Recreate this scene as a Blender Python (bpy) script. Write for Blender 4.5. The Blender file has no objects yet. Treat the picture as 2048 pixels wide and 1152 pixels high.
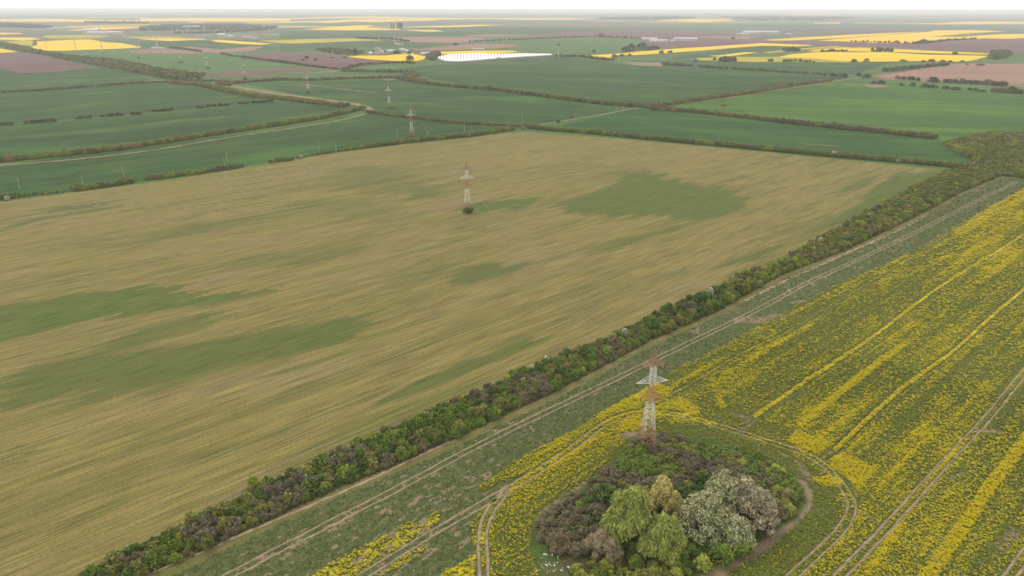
import bpy, math, random
import numpy as np
from mathutils import Vector, Matrix
R = math.radians
random.seed(7)
S = bpy.context.scene
COL = S.collection

# ------------------------------------------------------------------ camera
H = 115.0
FX = 24.0 / 36.0 * 2048.0
PITCH = math.atan((576 - 18) / FX)
ROLL = R(0.075)
cam_d = bpy.data.cameras.new('camera'); cam = bpy.data.objects.new('camera', cam_d); COL.objects.link(cam)
cam_d.lens = 24; cam_d.sensor_width = 36; cam_d.clip_start = 0.5; cam_d.clip_end = 120000
RM = Matrix.Rotation(math.pi / 2 - PITCH, 3, 'X') @ Matrix.Rotation(ROLL, 3, 'Z')
cam.matrix_world = Matrix.Translation((0, 0, H)) @ RM.to_4x4()
S.camera = cam

# ------------------------------------------------------------------ daylight
SUN_EL, SUN_AZ = R(52), R(-38)          # azimuth measured from +Y towards +X
world = bpy.data.worlds.new("World"); S.world = world; world.use_nodes = True
wn = world.node_tree.nodes; wl = world.node_tree.links
bg = wn['Background']
sky = wn.new('ShaderNodeTexSky'); sky.sky_type = 'NISHITA'; sky.sun_disc = False
sky.sun_elevation = SUN_EL; sky.sun_rotation = SUN_AZ
sky.air_density = 1.0; sky.dust_density = 4.0; sky.ozone_density = 1.0; sky.altitude = 100
hs = wn.new('ShaderNodeHueSaturation'); hs.inputs['Saturation'].default_value = 0.22; hs.inputs['Value'].default_value = 1.0
wl.new(sky.outputs[0], hs.inputs['Color'])
veil = wn.new('ShaderNodeMix'); veil.data_type = 'RGBA'; veil.inputs[0].default_value = .8          # even bright cloud cover over the sky
veil.inputs[7].default_value = (9.6, 9.45, 9.2, 1); wl.new(hs.outputs[0], veil.inputs[6]); wl.new(veil.outputs[2], bg.inputs['Color'])
bg.inputs['Strength'].default_value = 0.13
sun_d = bpy.data.lights.new('sun', 'SUN'); sun_d.energy = 1.0; sun_d.angle = R(12); sun_d.color = (1.0, 0.95, 0.87)
sun = bpy.data.objects.new('sun', sun_d); COL.objects.link(sun)
sdir = Vector((math.sin(SUN_AZ) * math.cos(SUN_EL), math.cos(SUN_AZ) * math.cos(SUN_EL), math.sin(SUN_EL)))
sun.rotation_euler = sdir.to_track_quat('Z', 'Y').to_euler()
sun.location = (0, 0, 300)
vs = S.view_settings
vs.view_transform = 'Standard'; vs.look = 'None'; vs.gamma = 1; vs.use_curve_mapping = False
vs.exposure = 0.40
S.render.engine = 'CYCLES'

# ------------------------------------------------------------------ helpers
def G(px, py, z=0.0):
    """ground point seen at photo position px, py"""
    d = RM @ Vector(((px - 1024) / FX, -(py - 576) / FX, -1.0))
    t = (z - H) / d.z
    return (d.x * t, d.y * t)
RMn = np.array(RM)
def P(x, y, z=0.0):
    """world -> photo position (numpy arrays)"""
    v = np.stack([x, y, np.zeros_like(x) + z - H], -1) @ RMn
    return 1024 + FX * v[..., 0] / -v[..., 2], 576 - FX * v[..., 1] / -v[..., 2]
ZN = {1: (0, 20, 6.827), 2: (280, 20, 6.827), 3: (560, 20, 6.827), 4: (840, 20, 6.827), 5: (1120, 20, 6.827), 6: (1400, 20, 6.827), 7: (1680, 20, 5.565)}
def zp(z, pts):
    a, b, s = ZN[z]
    return [(a + x / s, b + y / s) for x, y in pts]
def GP(pts): return [G(x, y) for x, y in pts]
KA = 0.70    # surfaces are this much darker than they photograph (the picture is exposed up)
def lin(*c):
    return tuple(KA * ((v / 255) / 12.92 if v / 255 <= 0.04045 else ((v / 255 + 0.055) / 1.055) ** 2.4) for v in c)
def dens(pl, step):
    out = []
    for (a, b), (c, d) in zip(pl[:-1], pl[1:]):
        n = max(1, int(math.hypot(c - a, d - b) / step))
        for i in range(n): out.append((a + (c - a) * i / n, b + (d - b) * i / n))
    out.append(pl[-1]); return out
def smooth(pl, it=2):
    for _ in range(it):
        q = [pl[0]]
        for a, b in zip(pl[:-1], pl[1:]):
            q.append((a[0] * .75 + b[0] * .25, a[1] * .75 + b[1] * .25)); q.append((a[0] * .25 + b[0] * .75, a[1] * .25 + b[1] * .75))
        q.append(pl[-1]); pl = q
    return pl
def dist_pl(X, Y, pl):
    D = np.full(X.shape, 1e9)
    for (a, b), (c, d) in zip(pl[:-1], pl[1:]):
        dx, dy = c - a, d - b; L = dx * dx + dy * dy + 1e-9
        t = np.clip(((X - a) * dx + (Y - b) * dy) / L, 0, 1)
        D = np.minimum(D, np.hypot(X - a - t * dx, Y - b - t * dy))
    return D
def inside(X, Y, poly):
    r = np.zeros(X.shape, bool); n = len(poly)
    for i in range(n):
        x1, y1 = poly[i]; x2, y2 = poly[(i + 1) % n]
        if y1 == y2: continue
        c = ((y1 > Y) != (y2 > Y)) & (X < (x2 - x1) * (Y - y1) / (y2 - y1) + x1)
        r ^= c
    return r
def sdist(X, Y, poly):
    d = dist_pl(X, Y, list(poly) + [poly[0]])
    return np.where(inside(X, Y, poly), -d, d)
def sstep(a, b, x):
    t = np.clip((x - a) / (b - a), 0, 1); return t * t * (3 - 2 * t)
def vnoise(x, y, seed=0):
    xi = np.floor(x).astype(np.int64); yi = np.floor(y).astype(np.int64); xf = x - xi; yf = y - yi
    def h(a, b):
        n = (a * 374761393 + b * 668265263 + seed * 974634777) & 0xffffffff
        n = ((n ^ (n >> 13)) * 1274126177) & 0xffffffff
        return ((n ^ (n >> 16)) & 0xffff) / 65535.0
    u = xf * xf * (3 - 2 * xf); v = yf * yf * (3 - 2 * yf)
    return (h(xi, yi) * (1 - u) + h(xi + 1, yi) * u) * (1 - v) + (h(xi, yi + 1) * (1 - u) + h(xi + 1, yi + 1) * u) * v
def fbm(x, y, seed=0, o=4):
    s = 0; a = .5; t = 0
    for i in range(o): s = s + a * vnoise(x * 2 ** i, y * 2 ** i, seed + i * 17); t += a; a *= .55
    return s / t
# direction of the sown rows
VPX = 2711.0
_d = RM @ Vector(((VPX - 1024) / FX, -(18 - 576) / FX, -1)); ROW = math.atan2(_d.x, _d.y)
UX, UY = math.sin(ROW), math.cos(ROW)

def mesh_np(name, V, F, m, parent=None, fm=None, link=True):
    me = bpy.data.meshes.new(name)
    V = np.asarray(V, np.float32); F = np.asarray(F, np.int32)
    me.vertices.add(len(V)); me.vertices.foreach_set('co', V.ravel())
    k = F.shape[1]
    me.loops.add(F.size); me.loops.foreach_set('vertex_index', F.ravel())
    me.polygons.add(len(F)); me.polygons.foreach_set('loop_start', np.arange(0, F.size, k, dtype=np.int32))
    ms = m if isinstance(m, (list, tuple)) else [m]
    for q in ms: me.materials.append(q)
    if fm is not None: me.polygons.foreach_set('material_index', np.asarray(fm, np.int32))
    me.update(calc_edges=True); me.validate()
    o = bpy.data.objects.new(name, me)
    if link: COL.objects.link(o)
    if parent: o.parent = parent
    return o
def mesh_py(name, V, F, m, parent=None, link=True, fm=None):
    me = bpy.data.meshes.new(name); me.from_pydata([tuple(v) for v in V], [], [tuple(f) for f in F])
    for q in (m if isinstance(m, (list, tuple)) else [m]): me.materials.append(q)
    if fm: me.polygons.foreach_set('material_index', fm)
    me.update(); o = bpy.data.objects.new(name, me)
    if link: COL.objects.link(o)
    if parent: o.parent = parent
    return o
def attr(o, name, arr):
    a = o.data.attributes.new(name, 'FLOAT', 'POINT'); a.data.foreach_set('value', np.asarray(arr, np.float32).ravel())
def tag(o, label=None, cat=None, group=None, kind=None):
    if label: o['label'] = label
    if cat: o['category'] = cat
    if group: o['group'] = group
    if kind: o['kind'] = kind
    return o
def empty(name, loc, rz=0):
    o = bpy.data.objects.new(name, None); COL.objects.link(o); o.location = loc; o.rotation_euler = (0, 0, rz); o.empty_display_size = .5
    return o
def copy_tree(o, parent=None):
    c = o.copy(); COL.objects.link(c)
    if parent: c.parent = parent
    for ch in list(o.children): copy_tree(ch, c)
    return c

# ------------------------------------------------------------------ materials
class NT:
    def __init__(s, name):
        s.m = bpy.data.materials.new(name); s.m.use_nodes = True; s.t = s.m.node_tree; s.n = s.t.nodes
        s.b = s.n['Principled BSDF']; s.b.inputs['Roughness'].default_value = 0.95
        s.b.inputs['Specular IOR Level'].default_value = 0.12
    def node(s, ty, **kw):
        n = s.n.new(ty)
        for k, v in kw.items(): setattr(n, k, v)
        return n
    def lk(s, a, b): s.t.links.new(a, b)
    def coords(s, rot=0.0, sc=(1, 1, 1)):
        tc = s.node('ShaderNodeTexCoord'); mp = s.node('ShaderNodeMapping'); mp.vector_type = 'POINT'
        # rotate so that local Y runs along the rows, then scale
        r = s.node('ShaderNodeVectorRotate', rotation_type='Z_AXIS'); r.inputs['Angle'].default_value = rot
        s.lk(tc.outputs['Object'], r.inputs['Vector']); s.lk(r.outputs[0], mp.inputs['Vector']); mp.inputs['Scale'].default_value = sc
        return mp.outputs[0]
    def noise(s, vec, scale=1.0, det=3.0, rough=.55):
        n = s.node('ShaderNodeTexNoise'); n.inputs['Scale'].default_value = scale; n.inputs['Detail'].default_value = det; n.inputs['Roughness'].default_value = rough
        if vec is not None: s.lk(vec, n.inputs['Vector'])
        return n.outputs['Fac']
    def rng(s, v, a, b, c=0.0, d=1.0, smoothit=True):
        n = s.node('ShaderNodeMapRange'); n.interpolation_type = 'SMOOTHSTEP' if smoothit else 'LINEAR'
        for k, x in zip(('From Min', 'From Max', 'To Min', 'To Max'), (a, b, c, d)): n.inputs[k].default_value = x
        s.lk(v, n.inputs['Value']); return n.outputs[0]
    def math(s, op, a, b=0.5):
        n = s.node('ShaderNodeMath', operation=op)
        for i, v in enumerate((a, b)):
            if hasattr(v, 'links'): s.lk(v, n.inputs[i])
            else: n.inputs[i].default_value = v
        return n.outputs[0]
    def mix(s, f, a, b, mode='MIX'):
        n = s.node('ShaderNodeMix', data_type='RGBA', blend_type=mode)
        for i, v in ((0, f), (6, a), (7, b)):
            if hasattr(v, 'links'): s.lk(v, n.inputs[i])
            elif i == 0: n.inputs[0].default_value = v
            else: n.inputs[i].default_value = (*v, 1) if len(v) == 3 else v
        return n.outputs[2]
    def at(s, name):
        n = s.node('ShaderNodeAttribute', attribute_name=name); return n.outputs['Fac']
    def out(s, col): s.lk(col, s.b.inputs['Base Color']); return s.m
    def bump(s, h, strength, dist):
        n = s.node('ShaderNodeBump'); n.inputs['Strength'].default_value = strength; n.inputs['Distance'].default_value = dist
        s.lk(h, n.inputs['Height']); s.lk(n.outputs[0], s.b.inputs['Normal'])

def flat(name, c, rough=.8, var=0.12, sc=3.0, metal=0.0):
    t = NT(name); v = t.noise(t.coords(), sc, 3)
    t.b.inputs['Roughness'].default_value = rough; t.b.inputs['Metallic'].default_value = metal
    return t.out(t.mix(t.rng(v, .3, .7), tuple(x * (1 - var) for x in c), tuple(min(1, x * (1 + var)) for x in c)))
def fieldmat(name, c1, c2, rot=ROW, streak=(.12, .006), grain=.35, c3=None, big=.006, f3=(.58, .72), rows=0):
    """field surface: streaks along the rows, fine grain, large soft patches"""
    t = NT(name)
    st = t.noise(t.coords(rot, (streak[0], streak[1], 1)), 1.0, 4, .6)
    gr = t.noise(t.coords(rot, (grain, grain * .5, 1)), 1.0, 3, .7)
    bg_ = t.noise(t.coords(0, (big, big, 1)), 1.0, 3)
    f = t.math('ADD', t.math('MULTIPLY', st, .62), t.math('MULTIPLY', gr, .38))
    col = t.mix(t.rng(f, .36, .64), c1, c2)
    if c3: col = t.mix(t.math('MULTIPLY', t.rng(t.math('ADD', t.math('MULTIPLY', bg_, .75), t.math('MULTIPLY', st, .25)), *f3), .8), col, c3)
    col = t.mix(t.rng(bg_, .3, .7, 0.0, .35), col, tuple(x * .78 for x in c1))
    if rows:
        sx = t.node('ShaderNodeSeparateXYZ'); t.lk(t.coords(rot, (1 / rows, 1, 1)), sx.inputs[0])
        wob = t.math('ADD', sx.outputs[0], t.math('MULTIPLY', t.noise(t.coords(rot, (.004, .004, 1)), 1.0, 2), .5))
        fr = t.math('FRACT', wob); dd = t.math('ABSOLUTE', t.math('SUBTRACT', fr, .5))
        ln = t.rng(dd, .0, 1.9 / rows, 1, 0)
        col = t.mix(t.math('MULTIPLY', ln, .55), col, tuple(x * .55 for x in c1))
        dp = t.noise(t.coords(rot, (.018, .007, 1)), 1.0, 4, .6)
        col = t.mix(t.rng(dp, .50, .68, 0, .6), col, tuple(x * .85 + y * .35 for x, y in zip(c2, (c3 or c2))))
    return t.out(col)

def leafmat(name, c1, c2, c3=None, var=.35, trans=0.0):
    """foliage: every leaf clump (mesh island) has its own tone, every plant too"""
    t = NT(name); t.b.inputs['Roughness'].default_value = .7
    g = t.node('ShaderNodeNewGeometry'); oi = t.node('ShaderNodeObjectInfo')
    col = t.mix(g.outputs['Random Per Island'], c1, c2)
    if c3: col = t.mix(t.rng(g.outputs['Random Per Island'], .82, .9), col, c3)
    nz = t.noise(t.coords(0, (.45, .45, .45)), 1.0, 2)
    nz2 = t.noise(t.coords(0, (1.5, 1.5, 1.5)), 1.0, 2, .6)
    v = t.math('ADD', t.math('MULTIPLY', oi.outputs['Random'], var), t.math('MULTIPLY', t.rng(nz2, .3, .7), .55))
    hsv = t.node('ShaderNodeHueSaturation'); t.lk(t.math('ADD', v, 1.27 - var / 2 - .27), hsv.inputs['Value']); t.lk(col, hsv.inputs['Color'])
    hsv.inputs['Saturation'].default_value = 1.0
    return t.out(hsv.outputs[0])

M = {}
M['soil'] = fieldmat('bare_soil', lin(132, 112, 92), lin(172, 148, 122), ROW, (.6, .2), 1.6)
M['wheat'] = fieldmat('young_wheat', lin(38, 68, 26), lin(64, 96, 36), ROW, (.06, .003), .12, c3=lin(92, 122, 44), f3=(.54, .72), rows=22)
M['wheat_b'] = fieldmat('young_wheat_cross_rows', lin(39, 68, 27), lin(62, 95, 34), R(96), (.035, .0012), .1, c3=lin(92, 124, 48), f3=(.5, .7), rows=26)
M['wheat_c'] = fieldmat('bright_wheat', lin(54, 88, 28), lin(88, 124, 36), R(97), (.04, .0015), .1, c3=lin(60, 92, 48), f3=(.48, .7), rows=24)
M['wheat_d'] = fieldmat('deep_green_wheat', lin(38, 70, 28), lin(62, 98, 36), R(99), (.05, .0018), .1, c3=lin(70, 108, 50), f3=(.52, .72), rows=22)
M['meadow'] = fieldmat('light_meadow', lin(68, 100, 46), lin(90, 120, 56), R(85), (.03, .004), .1, c3=lin(112, 116, 78), f3=(.52, .75), big=.003)
M['plough'] = fieldmat('ploughed_earth', lin(98, 72, 68), lin(126, 94, 88), R(80), (.05, .004), .1, big=.004)
M['plough_pale'] = fieldmat('dry_ploughed_earth', lin(142, 108, 92), lin(166, 130, 110), R(80), (.04, .004), .1, c3=lin(128, 118, 84), f3=(.5, .75), big=.004)
M['rape_far'] = fieldmat('distant_flowering_rapeseed', lin(236, 192, 20), lin(250, 208, 36), R(80), (.02, .002), .05, c3=lin(206, 180, 40), f3=(.55, .8), big=.002)
M['rape_dull'] = fieldmat('distant_half_flowering_rapeseed', lin(160, 152, 40), lin(206, 184, 48), R(80), (.03, .003), .06, big=.003)
M['dry'] = fieldmat('dry_reed_grass', lin(126, 112, 78), lin(166, 146, 114), 0, (.1, .1), .5, c3=lin(120, 122, 70), f3=(.5, .65), big=.04)
M['scrub_floor'] = fieldmat('scrub_floor', lin(70, 72, 40), lin(92, 92, 52), 0, (.2, .2), .6, c3=lin(96, 80, 62), f3=(.45, .6), big=.05)
M['path'] = fieldmat('pale_dirt', lin(142, 134, 104), lin(168, 156, 126), 0, (.3, .1), .5)

# distant mosaic of small fields (too far to build one by one)
t = NT('distant_farmland')
v1 = t.node('ShaderNodeTexVoronoi'); v1.voronoi_dimensions = '2D'; v1.inputs['Randomness'].default_value = .85; v1.inputs['Scale'].default_value = 1.0
t.lk(t.coords(R(84), (1 / 420, 1 / 1900, 1)), v1.inputs['Vector'])
sp = t.node('ShaderNodeSeparateColor'); t.lk(v1.outputs['Color'], sp.inputs[0])
cr = t.node('ShaderNodeValToRGB'); cr.color_ramp.interpolation = 'CONSTANT'
ramp = [(0, lin(66, 104, 64)), (.22, lin(84, 112, 70)), (.42, lin(96, 100, 76)), (.55, lin(110, 88, 84)), (.68, lin(60, 96, 66)), (.8, lin(92, 120, 76)), (.9, lin(136, 116, 88)), (.965, lin(215, 185, 60))]
for i, (p, c) in enumerate(ramp):
    e = cr.color_ramp.elements[i] if i < 2 else cr.color_ramp.elements.new(p)
    e.position = p; e.color = (*c, 1)
t.lk(sp.outputs[0], cr.inputs[0])
nz = t.noise(t.coords(R(84), (.02, .004, 1)), 1.0, 3)
col = t.mix(t.rng(nz, .3, .7, 0, .5), cr.outputs[0], lin(78, 96, 66))
wd = t.noise(t.coords(R(86), (.006, .0012, 1)), 1.0, 4, .6)
col = t.mix(t.rng(wd, .6, .68), col, lin(48, 62, 48))
M['far'] = t.out(col)

# ------------------------------------------------------------------ ground sheet and distant fields
def sheet(name, pts, z, m, label=None, world_pts=False):
    w = pts if world_pts else GP(pts)
    o = mesh_py(name, [(x, y, z) for x, y in w], [list(range(len(w)))], m)
    tag(o, label, None, None, 'structure'); return o
E = 42000
sheet('ground', [(-E, -800), (E, -800), (E, E), (-E, E)], -0.35, M['far'], 'flat farmland plain reaching the pale horizon', True)

FF = []   # painter's order: material, points, label
def ff(m, pts, name='field', label=None): FF.append((m, pts, name, label))
# green ground under the middle distance
ff('meadow', [(-500, 150), (-200, 96), (300, 84), (620, 96), (1000, 88), (1400, 96), (2300, 96), (2600, 190), (2600, 420), (-700, 420)], 'meadow')
ff('wheat_b', zp(2, [(0, 440), (900, 415), (1000, 440), (1700, 480), (1900, 540), (900, 560), (400, 510), (0, 530)]), 'wheat_field')
ff('meadow', zp(2, [(-260, 600), (900, 585), (2048, 740), (2500, 760), (2048, 795), (900, 870), (300, 800), (-200, 740)]), 'meadow')
ff('wheat_b', zp(3, [(0, 455), (1000, 430), (1500, 420), (1800, 440), (2300, 465), (1900, 520), (1100, 510), (600, 540), (0, 570)]), 'wheat_field')
ff('wheat_b', zp(3, [(0, 280), (900, 280), (2100, 295), (2600, 340), (1400, 370), (600, 385), (0, 400)]), 'wheat_field')
ff('wheat_b', zp(4, [(0, 240), (900, 225), (2400, 245), (2800, 255), (1900, 320), (900, 345), (0, 360)]), 'wheat_field')
ff('rape_far', zp(1, [(-300, 135), (0, 125), (600, 118), (1100, 128), (1500, 138), (2048, 140), (2048, 165), (1300, 165), (900, 162), (500, 160), (-300, 152)]), 'rapeseed_field')
ff('rape_far', zp(1, [(1150, 99), (2048, 96), (2048, 104), (1150, 105)]), 'rapeseed_field')
ff('rape_far', zp(2, [(0, 112), (1000, 108), (2048, 112), (2048, 150), (1500, 160), (1000, 160), (500, 150), (0, 158)]), 'rapeseed_field')
ff('rape_far', zp(2, [(1400, 175), (2048, 160), (2048, 175), (1500, 182)]), 'rapeseed_field')
ff('rape_far', zp(3, [(0, 118), (700, 95), (1300, 88), (2048, 105), (2048, 118), (700, 112), (0, 132)]), 'rapeseed_field')
ff('rape_far', zp(3, [(560, 150), (1000, 128), (1500, 122), (2048, 120), (2048, 145), (1700, 150), (1300, 168), (1000, 155), (700, 178), (430, 168), (0, 176), (0, 158)]), 'rapeseed_field')
ff('rape_far', zp(4, [(0, 105), (2048, 112), (2500, 120), (2048, 132), (1500, 133), (900, 122), (250, 130), (200, 145), (0, 148)]), 'rapeseed_field')
ff('plough_pale', zp(5, [(420, 150), (600, 135), (740, 165), (430, 172)]))
ff('rape_far', zp(1, [(880, 220), (1300, 212), (2048, 193), (2048, 202), (1300, 222), (900, 227)]), 'rapeseed_field')
ff('rape_far', zp(1, [(930, 278), (1350, 240), (1850, 233), (1890, 243), (1400, 272), (1000, 281)]), 'rapeseed_field')
ff('plough', zp(1, [(1350, 285), (1450, 268), (1900, 246), (2500, 240), (2700, 262), (1900, 290), (1500, 300)]))
ff('rape_dull', zp(1, [(560, 372), (620, 345), (1200, 338), (1500, 358), (1300, 385), (700, 388)]), 'rapeseed_field')
ff('rape_dull', zp(1, [(1640, 370), (1911, 365), (2311, 365), (2761, 385), (2851, 405), (2600, 406), (2341, 425), (2100, 405), (1850, 385)]), 'rapeseed_field')
ff('rape_far', zp(1, [(1900, 400), (2300, 388), (2850, 404), (2600, 410), (2341, 423), (2100, 412)]), 'rapeseed_field')
ff('rape_far', zp(1, [(-300, 305), (280, 312), (330, 325), (0, 335), (-300, 335)]), 'rapeseed_field')
ff('rape_far', zp(1, [(-300, 378), (430, 375), (560, 398), (300, 418), (50, 405), (-300, 395)]), 'rapeseed_field')
ff('rape_dull', zp(1, [(0, 430), (450, 420), (440, 480), (100, 487), (0, 450)]), 'rapeseed_field')
ff('rape_far', zp(1, [(500, 430), (1000, 405), (1220, 400), (1450, 440), (1650, 450), (1950, 508), (1700, 525), (1250, 540), (900, 555), (540, 555), (320, 500), (430, 495), (510, 480)]), 'rapeseed_field', 'large flowering yellow rapeseed field in the upper left')
ff('rape_far', zp(1, [(-400, 500), (0, 525), (250, 572), (0, 585), (-400, 590)]), 'rapeseed_field')
ff('plough_pale', zp(2, [(-170, 550), (0, 540), (260, 520), (560, 545), (880, 580), (700, 598), (0, 592), (-120, 575)]))
ff('plough_pale', zp(2, [(400, 512), (700, 500), (1100, 540), (1500, 500), (1700, 500), (1500, 560), (1100, 590), (850, 575)]))
ff('rape_far', zp(2, [(960, 410), (1100, 408), (1820, 460), (1640, 475), (1350, 462), (1050, 437)]), 'rapeseed_field')
ff('rape_dull', zp(3, [(-290, 415), (0, 412), (400, 395), (1000, 388), (1420, 415), (1000, 427), (300, 456), (100, 460), (0, 452)]), 'rapeseed_field')
ff('rape_far', zp(3, [(320, 264), (700, 235), (1000, 212), (1320, 203), (1150, 230), (1400, 248), (1640, 258), (1650, 271), (900, 278), (550, 272)]), 'rapeseed_field')
ff('rape_far', zp(4, [(-230, 232), (0, 224), (500, 210), (800, 199), (1160, 202), (700, 225), (400, 236), (0, 237), (-230, 238)]), 'rapeseed_field')
ff('rape_far', zp(4, [(-240, 270), (0, 271), (200, 271), (340, 290), (200, 296), (0, 292), (-100, 285)]), 'rapeseed_field')
ff('plough_pale', zp(4, [(-430, 378), (0, 368), (650, 375), (950, 398), (680, 437), (400, 450), (0, 442), (-380, 420)]))
ff('meadow', zp(4, [(900, 362), (1480, 345), (1860, 360), (1500, 403), (670, 437), (950, 395)]), 'meadow')
ff('plough_pale', zp(4, [(640, 345), (900, 335), (1480, 338), (1480, 352), (900, 362), (650, 362)]))
ff('plough', zp(5, [(-420, 360), (0, 300), (500, 290), (1000, 262), (1600, 300), (2048, 325), (2100, 480), (1500, 525), (1200, 475), (1050, 450), (1150, 408), (500, 368), (0, 385), (-400, 402)]), 'field', 'ploughed brown field by the white sheds in the distance')
ff('plough', zp(6, [(-100, 322), (400, 320), (600, 345), (850, 358), (1100, 420), (2048, 435), (2400, 455), (2700, 470), (2700, 520), (2048, 507), (1600, 490), (1500, 478), (800, 452), (0, 505), (-100, 515)]))
ff('plough', zp(7, [(0, 352), (500, 372), (800, 380), (1180, 342), (1600, 316), (2300, 300), (2500, 520), (2048, 490), (1680, 478), (1200, 455), (0, 405)]))
ff('dry', zp(6, [(0, 358), (850, 358), (620, 402), (0, 376)]), 'stubble_field')
ff('meadow', zp(5, [(-900, 455), (0, 388), (500, 372), (1150, 410), (1050, 450), (1200, 478), (1450, 525), (1100, 565), (750, 598), (300, 622), (0, 640), (-700, 600), (-600, 520)]), 'meadow')
ff('plough_pale', zp(4, [(300, 500), (620, 468), (1300, 470), (1350, 500), (1000, 528), (0, 555), (-300, 560), (0, 535)]))
ff('rape_far', zp(4, [(80, 577), (800, 555), (1250, 555), (1370, 572), (1100, 590), (900, 604), (300, 606), (160, 590)]), 'rapeseed_field', 'narrow flowering yellow rapeseed field behind the polytunnels')
ff('rape_far', zp(4, [(-240, 590), (-50, 585), (80, 590), (0, 603), (-240, 601)]), 'rapeseed_field')
ff('rape_far', zp(3, [(930, 637), (1100, 624), (1450, 622), (1600, 605), (1850, 608), (2000, 640), (1950, 680), (1850, 700), (1700, 706), (1300, 680), (950, 650)]), 'rapeseed_field', 'flowering yellow rapeseed field in front of the hamlet')
ff('plough', zp(3, [(-500, 622), (-200, 590), (0, 578), (600, 600), (920, 640), (1300, 682), (1650, 712), (1400, 732), (950, 782), (750, 800), (300, 750), (0, 695), (-300, 690), (-450, 655)]), 'field', 'brown ploughed field left of the hamlet')
ff('plough', zp(3, [(-1100, 880), (-650, 838), (0, 798), (350, 785), (570, 802), (350, 832), (0, 850), (-500, 900), (-980, 912)]), 'field', 'narrow brown ploughed strip between green fields')
ff('meadow', zp(3, [(1000, 815), (1100, 795), (1650, 740), (1820, 770), (1500, 795), (1200, 815)]), 'meadow')
ff('plough', zp(1, [(-700, 600), (0, 588), (450, 600), (900, 680), (1150, 765), (1390, 790), (1000, 822), (700, 850), (250, 865), (0, 790), (-700, 730)]), 'field', 'brown ploughed field at the left edge')
# yellow fields on the right
ff('wheat_b', zp(6, [(-300, 640), (0, 590), (500, 515), (850, 488), (1500, 495), (1300, 540), (900, 580), (200, 625), (-400, 690)]), 'wheat_field')
ff('rape_far', [*zp(5, [(300, 626), (750, 600), (1100, 565), (1450, 540), (1700, 520)]), *zp(6, [(0, 510), (840, 453), (1500, 478), (1545, 486), (1300, 500), (1050, 490), (850, 488), (500, 515), (0, 556)]), *zp(5, [(1700, 572), (1300, 600), (1050, 617), (800, 617), (700, 652), (420, 659)])], 'rapeseed_field', 'long curved strip of flowering yellow rapeseed right of the polytunnels')
ff('rape_far', zp(6, [(120, 624), (260, 622), (600, 578), (800, 578), (400, 634), (250, 638)]), 'rapeseed_field')
ff('rape_dull', zp(6, [(850, 582), (1150, 546), (1140, 572), (950, 590)]), 'rapeseed_field')
ff('rape_dull', zp(6, [(-60, 660), (480, 640), (880, 645), (1080, 640), (1500, 655), (2048, 690), (2400, 700), (2048, 716), (1500, 708), (700, 712), (0, 690)]), 'rapeseed_field')
ff('rape_far', zp(6, [(1250, 542), (1880, 491), (1900, 498), (1300, 549)]), 'rapeseed_field')
ff('rape_dull', [*zp(6, [(1450, 565), (1550, 535), (1900, 500), (2048, 500)]), *zp(7, [(0, 405), (800, 440), (1680, 482), (1660, 500), (600, 472), (0, 462)]), *zp(6, [(1900, 570)])], 'rapeseed_field')
ff('rape_far', [*zp(6, [(1500, 572), (1600, 548), (2000, 512)]), *zp(7, [(0, 415), (500, 432), (1000, 458), (1600, 484), (1640, 492), (1000, 478), (500, 462), (0, 452)])], 'rapeseed_field')
ff('rape_far', [*zp(6, [(1080, 640), (1250, 605), (1600, 578), (2048, 571)]), *zp(7, [(0, 474), (500, 470), (1000, 500), (1665, 512), (1500, 558), (1380, 577), (900, 570), (400, 577), (0, 567)]), *zp(6, [(1600, 665)])], 'rapeseed_field', 'broad flowering yellow rapeseed field in the upper right')
ff('rape_far', [*zp(6, [(870, 408), (1400, 375), (2048, 338)]), *zp(7, [(0, 280), (960, 238), (400, 285), (0, 312)]), *zp(6, [(1300, 416), (1000, 420)])], 'rapeseed_field')
ff('rape_far', [*zp(6, [(1600, 421)]), *zp(7, [(0, 320), (980, 243), (1050, 226), (1500, 223), (1850, 238), (1500, 258), (1000, 297), (1350, 301), (1750, 270), (2300, 262), (2300, 296), (1880, 322), (1600, 316), (1200, 345), (950, 372), (800, 375), (400, 368), (0, 350)])], 'rapeseed_field', 'far flowering rapeseed fields with a brown wedge between')
ff('rape_far', zp(7, [(150, 139), (1050, 148), (1450, 128), (2300, 138), (2300, 156), (1100, 160), (700, 150), (150, 147)]), 'rapeseed_field')
ff('rape_far', zp(6, [(1560, 173), (1910, 170), (1920, 186), (1560, 186)]), 'rapeseed_field')
ff('rape_far', [*zp(5, [(1320, 140), (1850, 123), (2048, 124)]), *zp(6, [(380, 123), (510, 145), (150, 160), (0, 166)]), *zp(5, [(1900, 166), (1600, 150), (1330, 150)])], 'rapeseed_field')
ff('rape_far', zp(6, [(1220, 60), (1920, 60), (1920, 74), (1220, 71)]), 'rapeseed_field')
ff('rape_far', zp(7, [(600, 42), (1200, 48), (1200, 55), (600, 52)]), 'rapeseed_field')
ff('meadow', zp(7, [(1540, 560), (1700, 500), (2300, 480), (2300, 600), (1540, 592)]), 'meadow')
ff('plough_pale', zp(7, [(350, 740), (700, 690), (1200, 612), (1350, 596), (2400, 600), (2500, 900), (2048, 857), (1500, 822), (1180, 806), (950, 792), (550, 776)]), 'field', 'pale brown ploughed field at the right edge')
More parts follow.
